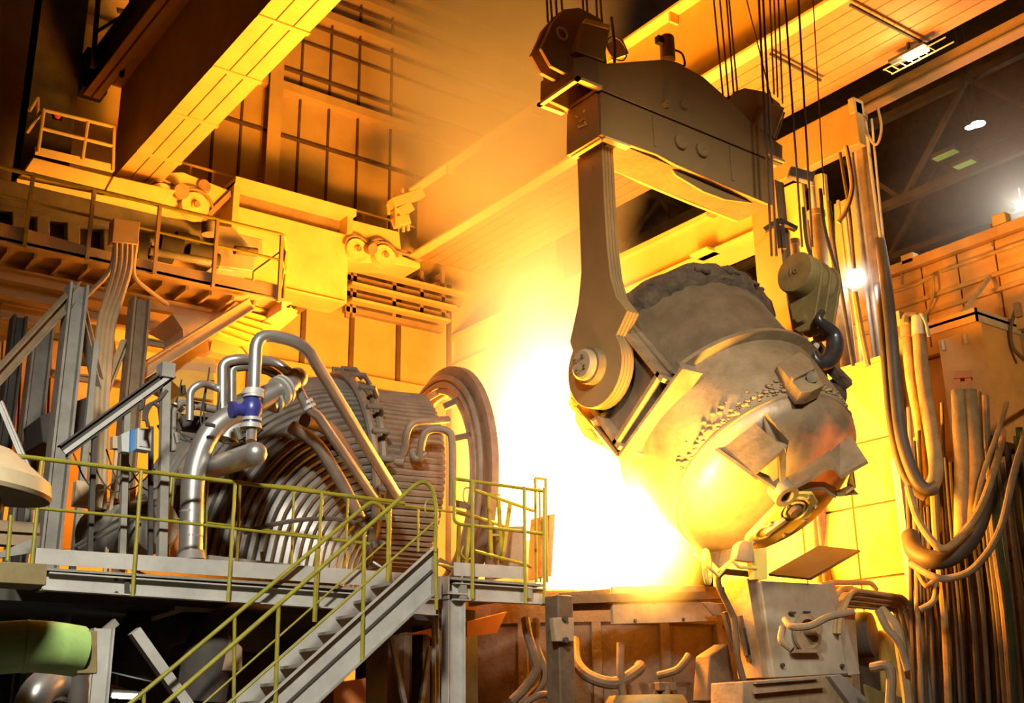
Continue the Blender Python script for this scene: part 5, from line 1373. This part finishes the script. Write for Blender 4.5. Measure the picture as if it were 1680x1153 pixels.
MB().box((XS-.02, yR-.10, zB), (XS+.15, yR, zT)).build('edge_angle', 'dust', sc_)
MB().box((XS-.02, yR, zT), (XS+.15, yL, zT+.08)).build('top_angle', 'panel', sc_)
ya = P(1479, 755, x=XS-.1)
m = MB(); m.box((XS-.35, ya.y-.10, 0), (XS-.2, ya.y+.04, ya.z)); m.build('white_edge_post', 'galv', label='white lit slim post standing along the right edge of the yellow screen', cat='post')
# building column behind
m = MB(); m.box((XS+.3, yR-.3, 0), (XS+.6, yR-.05, 9)); m.build('screen_post', 'dust', label='brown post just behind the right edge of the yellow screen', cat='post')

# mast arm and tall pipes
a, b = P(1288, 215, x=18.4), P(1403, 170, x=18.4)
zt_ = (a.z+b.z)/2
t = thing('mast_arm', b, 'orange lit horizontal box arm joining the head of the tall pipe', 'mast arm')
MB().box((18.4, b.y, zt_-1.0), (18.65, a.y+2.5, zt_)).build('arm_box', 'spreader', t, bevel=.03)
MB().box((18.36, b.y, zt_-.3), (18.7, b.y+.15, zt_+.06)).build('arm_head', 'dust', t, bevel=.02)
def vpipe(px0, py0, px1, py1, d, r, label, m_='dust2', cap=True, group=None):
    d *= 1.13; r *= 1.13
    a, b = P(px0, py0, d=d), P(px1, py1, d=d)
    c = (a+b)*.5; b.z = 0.0; b2 = V(a.x*.5+b.x*.5, a.y*.5+b.y*.5, b.z)
    t = thing('riser_pipe', V(c.x, c.y, b.z), label, 'pipe', group)
    MB().cyl(V(c.x, c.y, b.z), V(c.x, c.y, a.z), r, 16).build('pipe_run', m_, t)
    if cap: MB().cyl(V(c.x, c.y, a.z-.1), V(c.x, c.y, a.z+.02), r*1.2, 16).build('collar', m_, t)
    return t
t = vpipe(1415, 190, 1450, 640, 21.0, .17, 'tallest thick orange lit pipe at the right with a cable loop at its head', 'dust2')
p0 = P(1424, 330, d=20.8)
MB().tube(catmull(PD([(1412,172,23.1),(1418,205,23.0),(1430,232,23.0),(1440,235,23.0),(1446,210,23.0),(1440,176,23.1)]), 6), .03, 8).build('cable_loop', 'dust', t)
MB().tube(catmull(PD([(1420,200,23.2),(1432,300,23.2),(1446,400,23.2),(1456,470,23.2)]), 6), .035, 8).build('white_cable', 'galv', t)
MB().tube(catmull(PD([(1430,195,23.2),(1440,300,23.2),(1450,400,23.2)]), 6), .025, 8).build('white_cable', 'galv', t)
for q in ((1410,200,1436,600,20.9,.05,'thin orange pipe hugging the left of the tallest pipe'),
          (1402,250,1428,600,20.9,.035,'second thin pipe left of the tallest pipe'),
          (1342,348,1362,605,20.2,.14,'thick orange capped pipe standing behind the hook block'),
          (1303,395,1318,560,19.8,.09,'short orange capped pipe, right of the pair near the far hook arm'),
          (1289,382,1302,560,19.6,.08,'short orange capped pipe, left of the pair near the far hook arm'),
          (1372,470,1392,612,20.6,.18,'thick brown pipe below the star bright floodlight'),
          (1330,300,1345,430,20.6,.06,'thin orange pipe above the hook block'),
          (1388,340,1412,600,21.4,.04,'slim pale pipe between the thick pipes'),
          (1378,330,1398,560,21.4,.03,'slimmest pale pipe left of the tallest pipes')):
    vpipe(q[0], q[1], q[2], q[3], q[4], q[5], q[6], 'dust2' if q[5] > .06 else 'galv')
# orange cladding plates left of the pipes
def xplate(pts, x, th, nm, m_, label, cat='plate'):
    q = PP(pts, x=x)
    for p in q:
        if p.z < min(v.z for v in q)+1.5: p.z = 0.0
    m = MB(); m.prism(q, V(th, 0, 0)); m.build(nm, m_, label=label, cat=cat, bevel=.01)
xplate([(1271,314),(1302,300),(1315,300),(1325,400),(1330,620),(1275,600)], 18.9, .1, 'sheet_panel', 'crane', 'orange lit sheet between the far hook arm and the pipes')
xplate([(1328,290),(1346,284),(1352,284),(1362,600),(1340,610)], 19.3, .1, 'sheet_panel', 'crane', 'narrow orange lit sheet with a notch beside the hanging ropes')
xplate([(1368,335),(1400,320),(1440,600),(1380,620)], 22.5, .1, 'sheet_panel', 'crane', 'dark orange sheet deep between the tall pipes')
xplate([(1252,360),(1275,350),(1285,470),(1255,480)], 18.6, .1, 'sheet_panel', 'crane', 'bright orange sheet right beside the far hook arm')
t = thing('pipe_hanger', P(1280, 366, d=19), 'dark angle hanger bar above the two capped pipes', 'hanger')
MB().beam(P(1254, 378, d=19), P(1278, 362, d=19), .1, .08).build('angle_bar', 'dark', t)
MB().beam(P(1278, 362, d=19), P(1306, 376, d=19.2), .1, .08).build('angle_bar', 'dark', t)
for px in (1276, 1284): MB().beam(P(px, 368, d=19), P(px+3, 408, d=19), .06, .06).build('drop_bar', 'dark', t)
c = P(1314, 287, d=19.5)
m = MB(); m.beam(c-V(.18, -.12, -.05), c+V(.18, -.12, -.08), .16, .2); m.build('pulley_bracket', 'galvd', label='small grey pulley bracket under the mast arm', cat='bracket', bevel=.02)
for q, lab, r in (([(1388,240,20.2),(1394,270,20.2),(1398,310,20.2),(1388,345,20.2),(1375,365,20.2)], 'pale hose bowing below the mast arm', .045),
               ([(1378,250,20.3),(1386,300,20.3),(1394,350,20.3),(1402,440,20.3)], 'thin hose hanging from the mast arm', .03),
               ([(1346,310,19.6),(1352,370,19.6),(1368,430,19.6),(1378,470,19.8)], 'thin curved hose beside the thick capped pipe', .035),
               ([(1318,340,19.2),(1324,400,19.2),(1340,440,19.3)], 'small dark hose above the hook block', .03),
               ([(1360,330,20.0),(1368,400,20.0),(1384,500,20.0),(1400,600,20.0)], 'dark straight hose left of the star bright floodlight', .035),
               ([(1402,480,20.6),(1412,540,20.6),(1424,600,20.6)], 'pale foil wrapped hose beneath the star bright floodlight', .06)):
    MB().tube(catmull(PD(q), 6), r, 8).build('hose', 'dust2' if 'pale' in lab else 'hose', label=lab, cat='hose')
# big black conductor hose from the pipe down in a bow
hose([(1444,395,23.4),(1452,450,20.6),(1462,540,19.8),(1470,640,19.7),(1480,720,19.6),(1500,780,19.5),(1520,803,19.5),(1538,798,19.5)], .105, 'thick black hose sweeping down right of the yellow screen', 'hose', n=10, seg=14)
hose([(1442,470,23.3),(1446,500,20.6),(1452,560,20.0),(1462,680,19.9),(1478,760,19.8),(1500,800,19.8),(1520,815,19.8)], .09, 'second thick black hose just left of the first', 'hose', n=10, seg=14)
# yellow bow pipes
t = thing('bow_hose', P(1540, 800, d=20), 'yellow lit thick hose hooking left at its bottom, right of its straight twin', 'hose')
MB().tube(catmull(PD([(1508,545,20.6),(1512,600,20.6),(1520,660,20.4),(1530,720,20.2),(1536,770,20),(1530,795,20),(1518,803,20)]), 8), .12, 14).build('hose_run', 'dust2', t)
MB().cyl(P(1508, 520, d=20.6), P(1509, 550, d=20.6), .14, 16).build('hose_clamp', 'galv', t)
t = thing('bow_hose', P(1515, 800, d=20), 'yellow lit thick hose hanging straight, left of its twin', 'hose')
MB().tube(catmull(PD([(1490,550,20.8),(1497,620,20.8),(1508,680,20.8),(1516,740,20.8),(1524,830,20.8)]), 8), .12, 14).build('hose_run', 'dust2', t)
MB().cyl(P(1489, 525, d=20.8), P(1490, 555, d=20.8), .14, 16).build('hose_clamp', 'dust2', t)
t = thing('manifold_head', P(1495, 520, d=20.6), 'small cluster of bent pipe fittings on top of the twin yellow hoses', 'pipe fitting')
MB().tube(fillet(PD([(1484,530,20.6),(1486,516,20.6),(1503,515,20.6)]), .1, 4), .06, 10).build('elbow', 'dust2', t)
MB().tube(fillet(PD([(1505,530,20.5),(1510,512,20.5),(1520,530,20.4),(1524,552,20.4)]), .1, 4), .03, 8).build('elbow', 'galv', t)
MB().beam(P(1472, 545, d=21), P(1515, 535, d=21), .2, .15).build('cross_arm', 'dust2', t)
t = thing('twin_standpipe', P(1585, 800, d=20), 'pair of dusty upright pipes under a small orange cap, right of the bow hoses', 'pipe')
MB().tube(catmull(PD([(1572,640,20),(1575,700,20),(1578,780,20),(1577,900,20)]), 5), .12, 12).build('left_pipe', 'dust2', t)
MB().tube(catmull(PD([(1590,640,20),(1596,700,20),(1599,780,20),(1590,900,20)]), 5), .12, 12).build('right_pipe', 'dust2', t)
MB().beam(P(1566, 618, d=20), P(1595, 616, d=20), .25, .12).build('cap_plate', 'orange', t)
for px in (1570, 1588): MB().beam(P(px, 620, d=20), P(px+2, 645, d=20), .2, .1).build('cap_leg', 'orange', t)

# ------------------------------------------------------------------ sheeted enclosure on the right
XD = 22.0
dh = thing('doghouse_enclosure', (22, 11, 0), 'large brown orange sheeted enclosure along the right edge', 'enclosure')
ztop = 11.75
MB().box((XD+.4, -6, 0), (XD+6, 18, ztop-.05)).build('rear_body', 'dust', dh)
y0_, y1_ = 1.0, 17.5
k = 0
yy = y1_
while yy > y0_:
    wd = .9
    MB().box((XD+.02, yy-wd+.02, ztop-2.2), (XD+.4, yy-.02, ztop-.25)).build('upper_panel', 'dog', dh)
    yy -= wd; k += 1
MB().box((XD-.12, y0_, ztop-.22), (XD+.4, y1_, ztop)).build('roof_edge', 'dog', dh)
for zz in (1.0, 1.35): MB().box((XD-.08, y0_, ztop-zz-.06), (XD+.05, y1_, ztop-zz+.03)).build('cable_ledge', 'dust2', dh)
MB().box((XD-.06, y0_, ztop-2.35), (XD+.4, y1_, ztop-2.18)).build('waist_beam', 'dog', dh)
yy = y1_; k = 0
while yy > y0_:
    MB().box((XD+.1, yy-1.6, 4.9), (XD+.4, yy-.03, ztop-2.4)).build('lower_panel', 'dog' if k % 3 else 'dust', dh)
    yy -= 1.63; k += 1
a = P(1540, 660, x=XD-.1)
MB().box((XD-.3, y0_, 6.9), (XD+.2, y1_, 7.15)).build('support_beam', 'dust2', dh)
# dark curtain of hoses in front of the lower recess
MB().box((XD+.3, y0_, 0), (XD+.4, y1_, 4.9)).build('recess_back', 'dark', dh)
m = MB()
c = P(1690, 690, x=XD-.02)
arch = [V(XD, c.y+2.6*math.cos(t_), 4.9+1.55*math.sin(t_)) for t_ in [PI*k/16 for k in range(17)]]
m.prism(arch, V(.08, 0, 0)); m.build('dark_arch', 'dark', dh)
# work light boxes
for px, py, lab in ((1493, 426, 'small orange lit lamp box on the enclosure roof, nearer the tall pipes'), (1643, 361, 'small orange lit lamp box on the enclosure roof, near the right edge')):
    c = P(px, py, x=XD)
    t = thing('roof_lamp_box', c, lab, 'lamp box')
    MB().box(c-V(.12, .16, .12), c+V(.12, .16, .12)).build('lamp_body', 'crane', t, bevel=.02)
    MB().tube([c+V(0, .25, 0), c+V(0, .28, -.5)], .025, 6).build('stand', 'dust', t)
# cantilever shelf hood
t = thing('canopy_hood', P(1600, 510, x=XD-1), 'pale edged flat canopy projecting from the enclosure wall', 'canopy')
zc = P(1600, 508, x=XD-1.3).z
pa, pb_, pc = P(1521, 540, x=XD-1.5), P(1602, 512, x=XD-1.5), P(1602, 512, x=XD-1.5)
pa.z = pb_.z = (pa.z+pb_.z)/2
ycan0 = pb_.y; ycan1 = pa.y
MB().box((XD-1.5, ycan0, pa.z-.16), (XD+.1, ycan0+.04, pa.z+.12)).build('front_fascia', 'galv', t)
MB().box((XD-1.5, ycan0, pa.z-.16), (XD-1.46, ycan1, pa.z+.12)).build('side_fascia', 'dog', t)
MB().box((XD-1.5, ycan0, pa.z-.02), (XD+.1, ycan1, pa.z+.04)).build('canopy_sheet', 'dog', t)
MB().beam(V(XD-1.2, ycan0+.6, pa.z+.1), V(XD, ycan0+.4, pa.z+1.3), .08, .08).build('stay_rod', 'galv', t)
MB().box((XD-1.3, ycan0+.05, 6.9), (XD+.1, ycan1-.1, pa.z-.1)).build('hood_skirt', 'dog', t)
for q in ((0, .5), (1.1, .5), (.5, .2)):
    MB().box((XD-1.34, ycan0+.4+q[0], pa.z-.5), (XD-1.28, ycan0+.46+q[0], pa.z-.3)).build('hanging_tab', 'galv', t)
# conduits on the wall
for q, r, lab in (([(1468,478,21.9),(1500,468,21.9),(1530,452,21.9)], .05, 'upper wall conduit, left stretch'), ([(1530,452,21.9),(1532,480,21.8),(1522,510,21.7),(1515,520,21.6)], .03, 'thin cable drooping from the wall conduit'), ([(1545,445,21.9),(1610,422,21.9),(1700,390,21.9)], .05, 'upper wall conduit, right stretch')):
    MB().tube(catmull([P(a_[0], a_[1], x=XD-.15) for a_ in q], 4), r, 8).build('wall_conduit', 'dust2', label=lab+' on the sheeted enclosure', cat='conduit')
t = thing('wall_lamp_bracket', P(1660, 560, x=XD-.3), 'dark looped cable and bracket at the right edge below the canopy', 'bracket')
MB().tube(catmull(PP([(1668,500),(1658,540),(1662,570),(1680,590)], x=XD-.4), 5), .04, 8).build('cable', 'hose', t)
MB().beam(P(1668, 497, x=XD-.4), P(1672, 520, x=XD-.4), .12, .12).build('bracket', 'dust', t)
# lower sagging hoses
hose([(1493,880,20.0),(1502,905,19.6),(1530,918,19.3),(1560,912,19.3),(1590,885,19.5),(1610,840,19.8),(1625,760,21.5),(1640,700,25.3)], .15, 'fattest dark hose sagging in a low bow right of the white post', 'hose', n=10, seg=16)
hose([(1490,800,19.6),(1505,850,19.2),(1530,888,18.9),(1550,900,18.9),(1575,880,19.0),(1610,830,19.2),(1640,740,20.5),(1648,700,25.4)], .06, 'dusty cable sagging inside the fat bow hose', 'dust2', n=10)
hose([(1495,925,19.0),(1530,945,18.6),(1560,948,18.6),(1600,930,18.6),(1640,870,18.7),(1665,770,18.8),(1690,690,21),(1700,660,26)], .055, 'outermost thin cable bow reaching to the right edge', 'dust', n=10)
hose([(1505,935,19.0),(1520,960,18.9),(1535,955,18.9),(1532,985,18.9),(1510,1000,18.9)], .05, 'short crooked hose end under the cable bows', 'dust', n=8)
hose([(1600,840,19.6),(1612,780,19.6),(1640,700,19.8),(1652,660,20)], .04, 'slanting tan cable rising to the dark arch', 'dust2', n=8)
# vertical pipe curtain: greenish and tan hoses, each its own object
random.seed(21)
names = []
cur = 1482
i = 0
while cur < 1735:
    w = random.choice([.03, .04, .045, .06, .03])
    x0 = cur+random.uniform(-3, 3); top_y = random.uniform(640, 760); d_ = random.uniform(20.3, 21.2)
    m_ = random.choice(['dust2', 'hose', 'dust', 'hose', 'dark']) if cur < 1615 else random.choice(['grn', 'dark', 'hose', 'grn', 'dust'])
    sl = 18+(cur-1480)*.14
    MB().tube(catmull(PD([(x0, top_y, d_), (x0+sl*.35+random.uniform(-4, 4), 860, d_), (x0+sl*.8+random.uniform(-3, 3), 1010, d_), (x0+sl*1.2, 1200, d_)]), 4), w, 8).build('hanging_hose', m_, label=ORD[i]+' slender %s hose from the left in the dense curtain under the enclosure' % {'dust2': 'tan', 'hose': 'dark', 'dust': 'brown', 'hood': 'brown', 'grn': 'green', 'dark': 'black'}[m_], cat='hose', group='hose curtain under the enclosure')
    cur += random.uniform(5, 9); i += 1
m = MB(); m.box((XD-1.6, 2, 4.55), (XD-1.4, 17, 4.75)); m.build('hose_rail', 'dark', label='dark horizontal rail crossing the hose curtain', cat='rail')
m = MB(); a, b = P(1500, 1140, x=18.5), P(1700, 1142, x=18.5); m.beam(a, b, .6, .12); m.build('walkway_edge', 'dark', label='dark walkway edge along the bottom right corner', cat='walkway')
light('doghouse_fill_spot', 'SPOT', (14.5, 1.5, 7.0), 3600, (1.0, 0.62, 0.24), .4, (22.0, 11.0, 9.6), spot=52, blend=.9)  # added out of view to brighten the upper wall of the enclosure
# ================================================================== FIRE, GLOWING GAS, SMOKE
def volume_thing(name, c, rad, label, cat, emit=None, es=0.0, power=2.0, nscale=1.5, namp=.6, scat=None, dens=0.0, aniso=0.0, tilt=None, absorb=None):
    bm = bmesh.new(); bmesh.ops.create_icosphere(bm, subdivisions=4, radius=1.0)
    me = bpy.data.meshes.new(name); bm.to_mesh(me); bm.free()
    o = bpy.data.objects.new(name, me); COL.objects.link(o)
    o.location = c; o.scale = rad
    if tilt: o.rotation_euler = tilt
    m = bpy.data.materials.new(name); m.use_nodes = True
    nt = m.node_tree; N = nt.nodes; L = nt.links
    for n in list(N):
        if n.type != 'OUTPUT_MATERIAL': N.remove(n)
    out = [n for n in N if n.type == 'OUTPUT_MATERIAL'][0]
    tc = N.new('ShaderNodeTexCoord')
    ln = N.new('ShaderNodeVectorMath'); ln.operation = 'LENGTH'; L.new(tc.outputs['Object'], ln.inputs[0])
    g = N.new('ShaderNodeNewGeometry')
    nz = N.new('ShaderNodeTexNoise'); nz.inputs['Scale'].default_value = nscale; nz.inputs['Detail'].default_value = 3
    L.new(g.outputs['Position'], nz.inputs['Vector'])
    # falloff f = max(0, 1 - r - (noise-.5)*namp) ^ power
    a = N.new('ShaderNodeMath'); a.operation = 'MULTIPLY_ADD'; a.inputs[1].default_value = namp; a.inputs[2].default_value = -.5*namp
    L.new(nz.outputs['Fac'], a.inputs[0])
    s = N.new('ShaderNodeMath'); s.operation = 'SUBTRACT'; s.inputs[0].default_value = 1.0; L.new(ln.outputs['Value'], s.inputs[1])
    # keep the noise from leaking past the edge of the mesh
    mu = N.new('ShaderNodeMath'); mu.operation = 'MULTIPLY'; L.new(a.outputs[0], mu.inputs[0]); L.new(s.outputs[0], mu.inputs[1])
    ad = N.new('ShaderNodeMath'); ad.operation = 'ADD'; ad.use_clamp = True; L.new(s.outputs[0], ad.inputs[0]); L.new(mu.outputs[0], ad.inputs[1])
    pw = N.new('ShaderNodeMath'); pw.operation = 'POWER'; pw.inputs[1].default_value = power; L.new(ad.outputs[0], pw.inputs[0])
    res = None
    if emit:
        em = N.new('ShaderNodeEmission')
        cr = N.new('ShaderNodeValToRGB')
        cr.color_ramp.elements[0].position = 0.0; cr.color_ramp.elements[0].color = (*emit[0], 1)
        cr.color_ramp.elements[1].position = 1.0; cr.color_ramp.elements[1].color = (*emit[-1], 1)
        for k, col in enumerate(emit[1:-1]):
            e = cr.color_ramp.elements.new((k+1)/(len(emit)-1)); e.color = (*col, 1)
        L.new(ad.outputs[0], cr.inputs['Fac']); L.new(cr.outputs['Color'], em.inputs['Color'])
        st = N.new('ShaderNodeMath'); st.operation = 'MULTIPLY'; st.inputs[1].default_value = es
        L.new(pw.outputs[0], st.inputs[0]); L.new(st.outputs[0], em.inputs['Strength'])
        res = em.outputs[0]
    if scat:
        sc = N.new('ShaderNodeVolumeScatter'); sc.inputs['Color'].default_value = (*scat, 1); sc.inputs['Anisotropy'].default_value = aniso
        st = N.new('ShaderNodeMath'); st.operation = 'MULTIPLY'; st.inputs[1].default_value = dens
        L.new(pw.outputs[0], st.inputs[0]); L.new(st.outputs[0], sc.inputs['Density'])
        if res:
            ads = N.new('ShaderNodeAddShader'); L.new(res, ads.inputs[0]); L.new(sc.outputs[0], ads.inputs[1]); res = ads.outputs[0]
        else: res = sc.outputs[0]
    L.new(res, out.inputs['Volume'])
    m.cycles.volume_step_rate = 1.0
    me.materials.append(m)
    tag(o, label, cat, kind='stuff')
    return o
volume_thing('furnace_flame', P(960, 800, d=21.0), (2.7, 2.2, 3.7), 'white hot fire between the furnace rim and the tipped ladle', 'flame',
             emit=[(1, .36, .012), (1, .58, .08), (1, .76, .24)], es=26, power=1.5, nscale=.9, namp=.8)
volume_thing('glowing_gas', P(915, 700, d=22.0), (3.0, 3.0, 5.2), 'yellow orange glowing gas rising left of the ladle', 'glowing gas',
             emit=[(1, .36, .05), (1, .56, .18), (1, .76, .42)], es=2.3, power=1.6, nscale=.6, namp=.9)
volume_thing('smoke_plume', P(850, 110, d=25.0), (3.9, 3.2, 7.0), 'brownish smoke column rising in front of the upper back wall', 'smoke',
             scat=(.75, .70, .62), dens=.9, power=1.0, nscale=.45, namp=1.6)
volume_thing('licking_flame', P(1060, 850, d=17.3), (1.25, .85, 1.6), 'white yellow flame licking the lower left side of the ladle', 'flame',
             emit=[(1, .36, .012), (1, .58, .08), (1, .74, .22)], es=22, power=1.6, nscale=1.6, namp=.8)
volume_thing('floodlight_haze', P(1690, 320, d=27.0), (3.6, 3.6, 3.2), 'grey haze glowing around the floodlight at the right edge', 'haze',
             scat=(.8, .74, .66), dens=.11, power=1.0, nscale=.3, namp=.4)
volume_thing('lamp_glare_ball', SFL, (.55, .55, .55), 'added haze ball that spreads the white glare of the star bright floodlight', 'haze',
             scat=(.9, .88, .82), dens=.8, power=1.5, nscale=.5, namp=.1)  # small scattering ball added to imitate the glare of the lamp
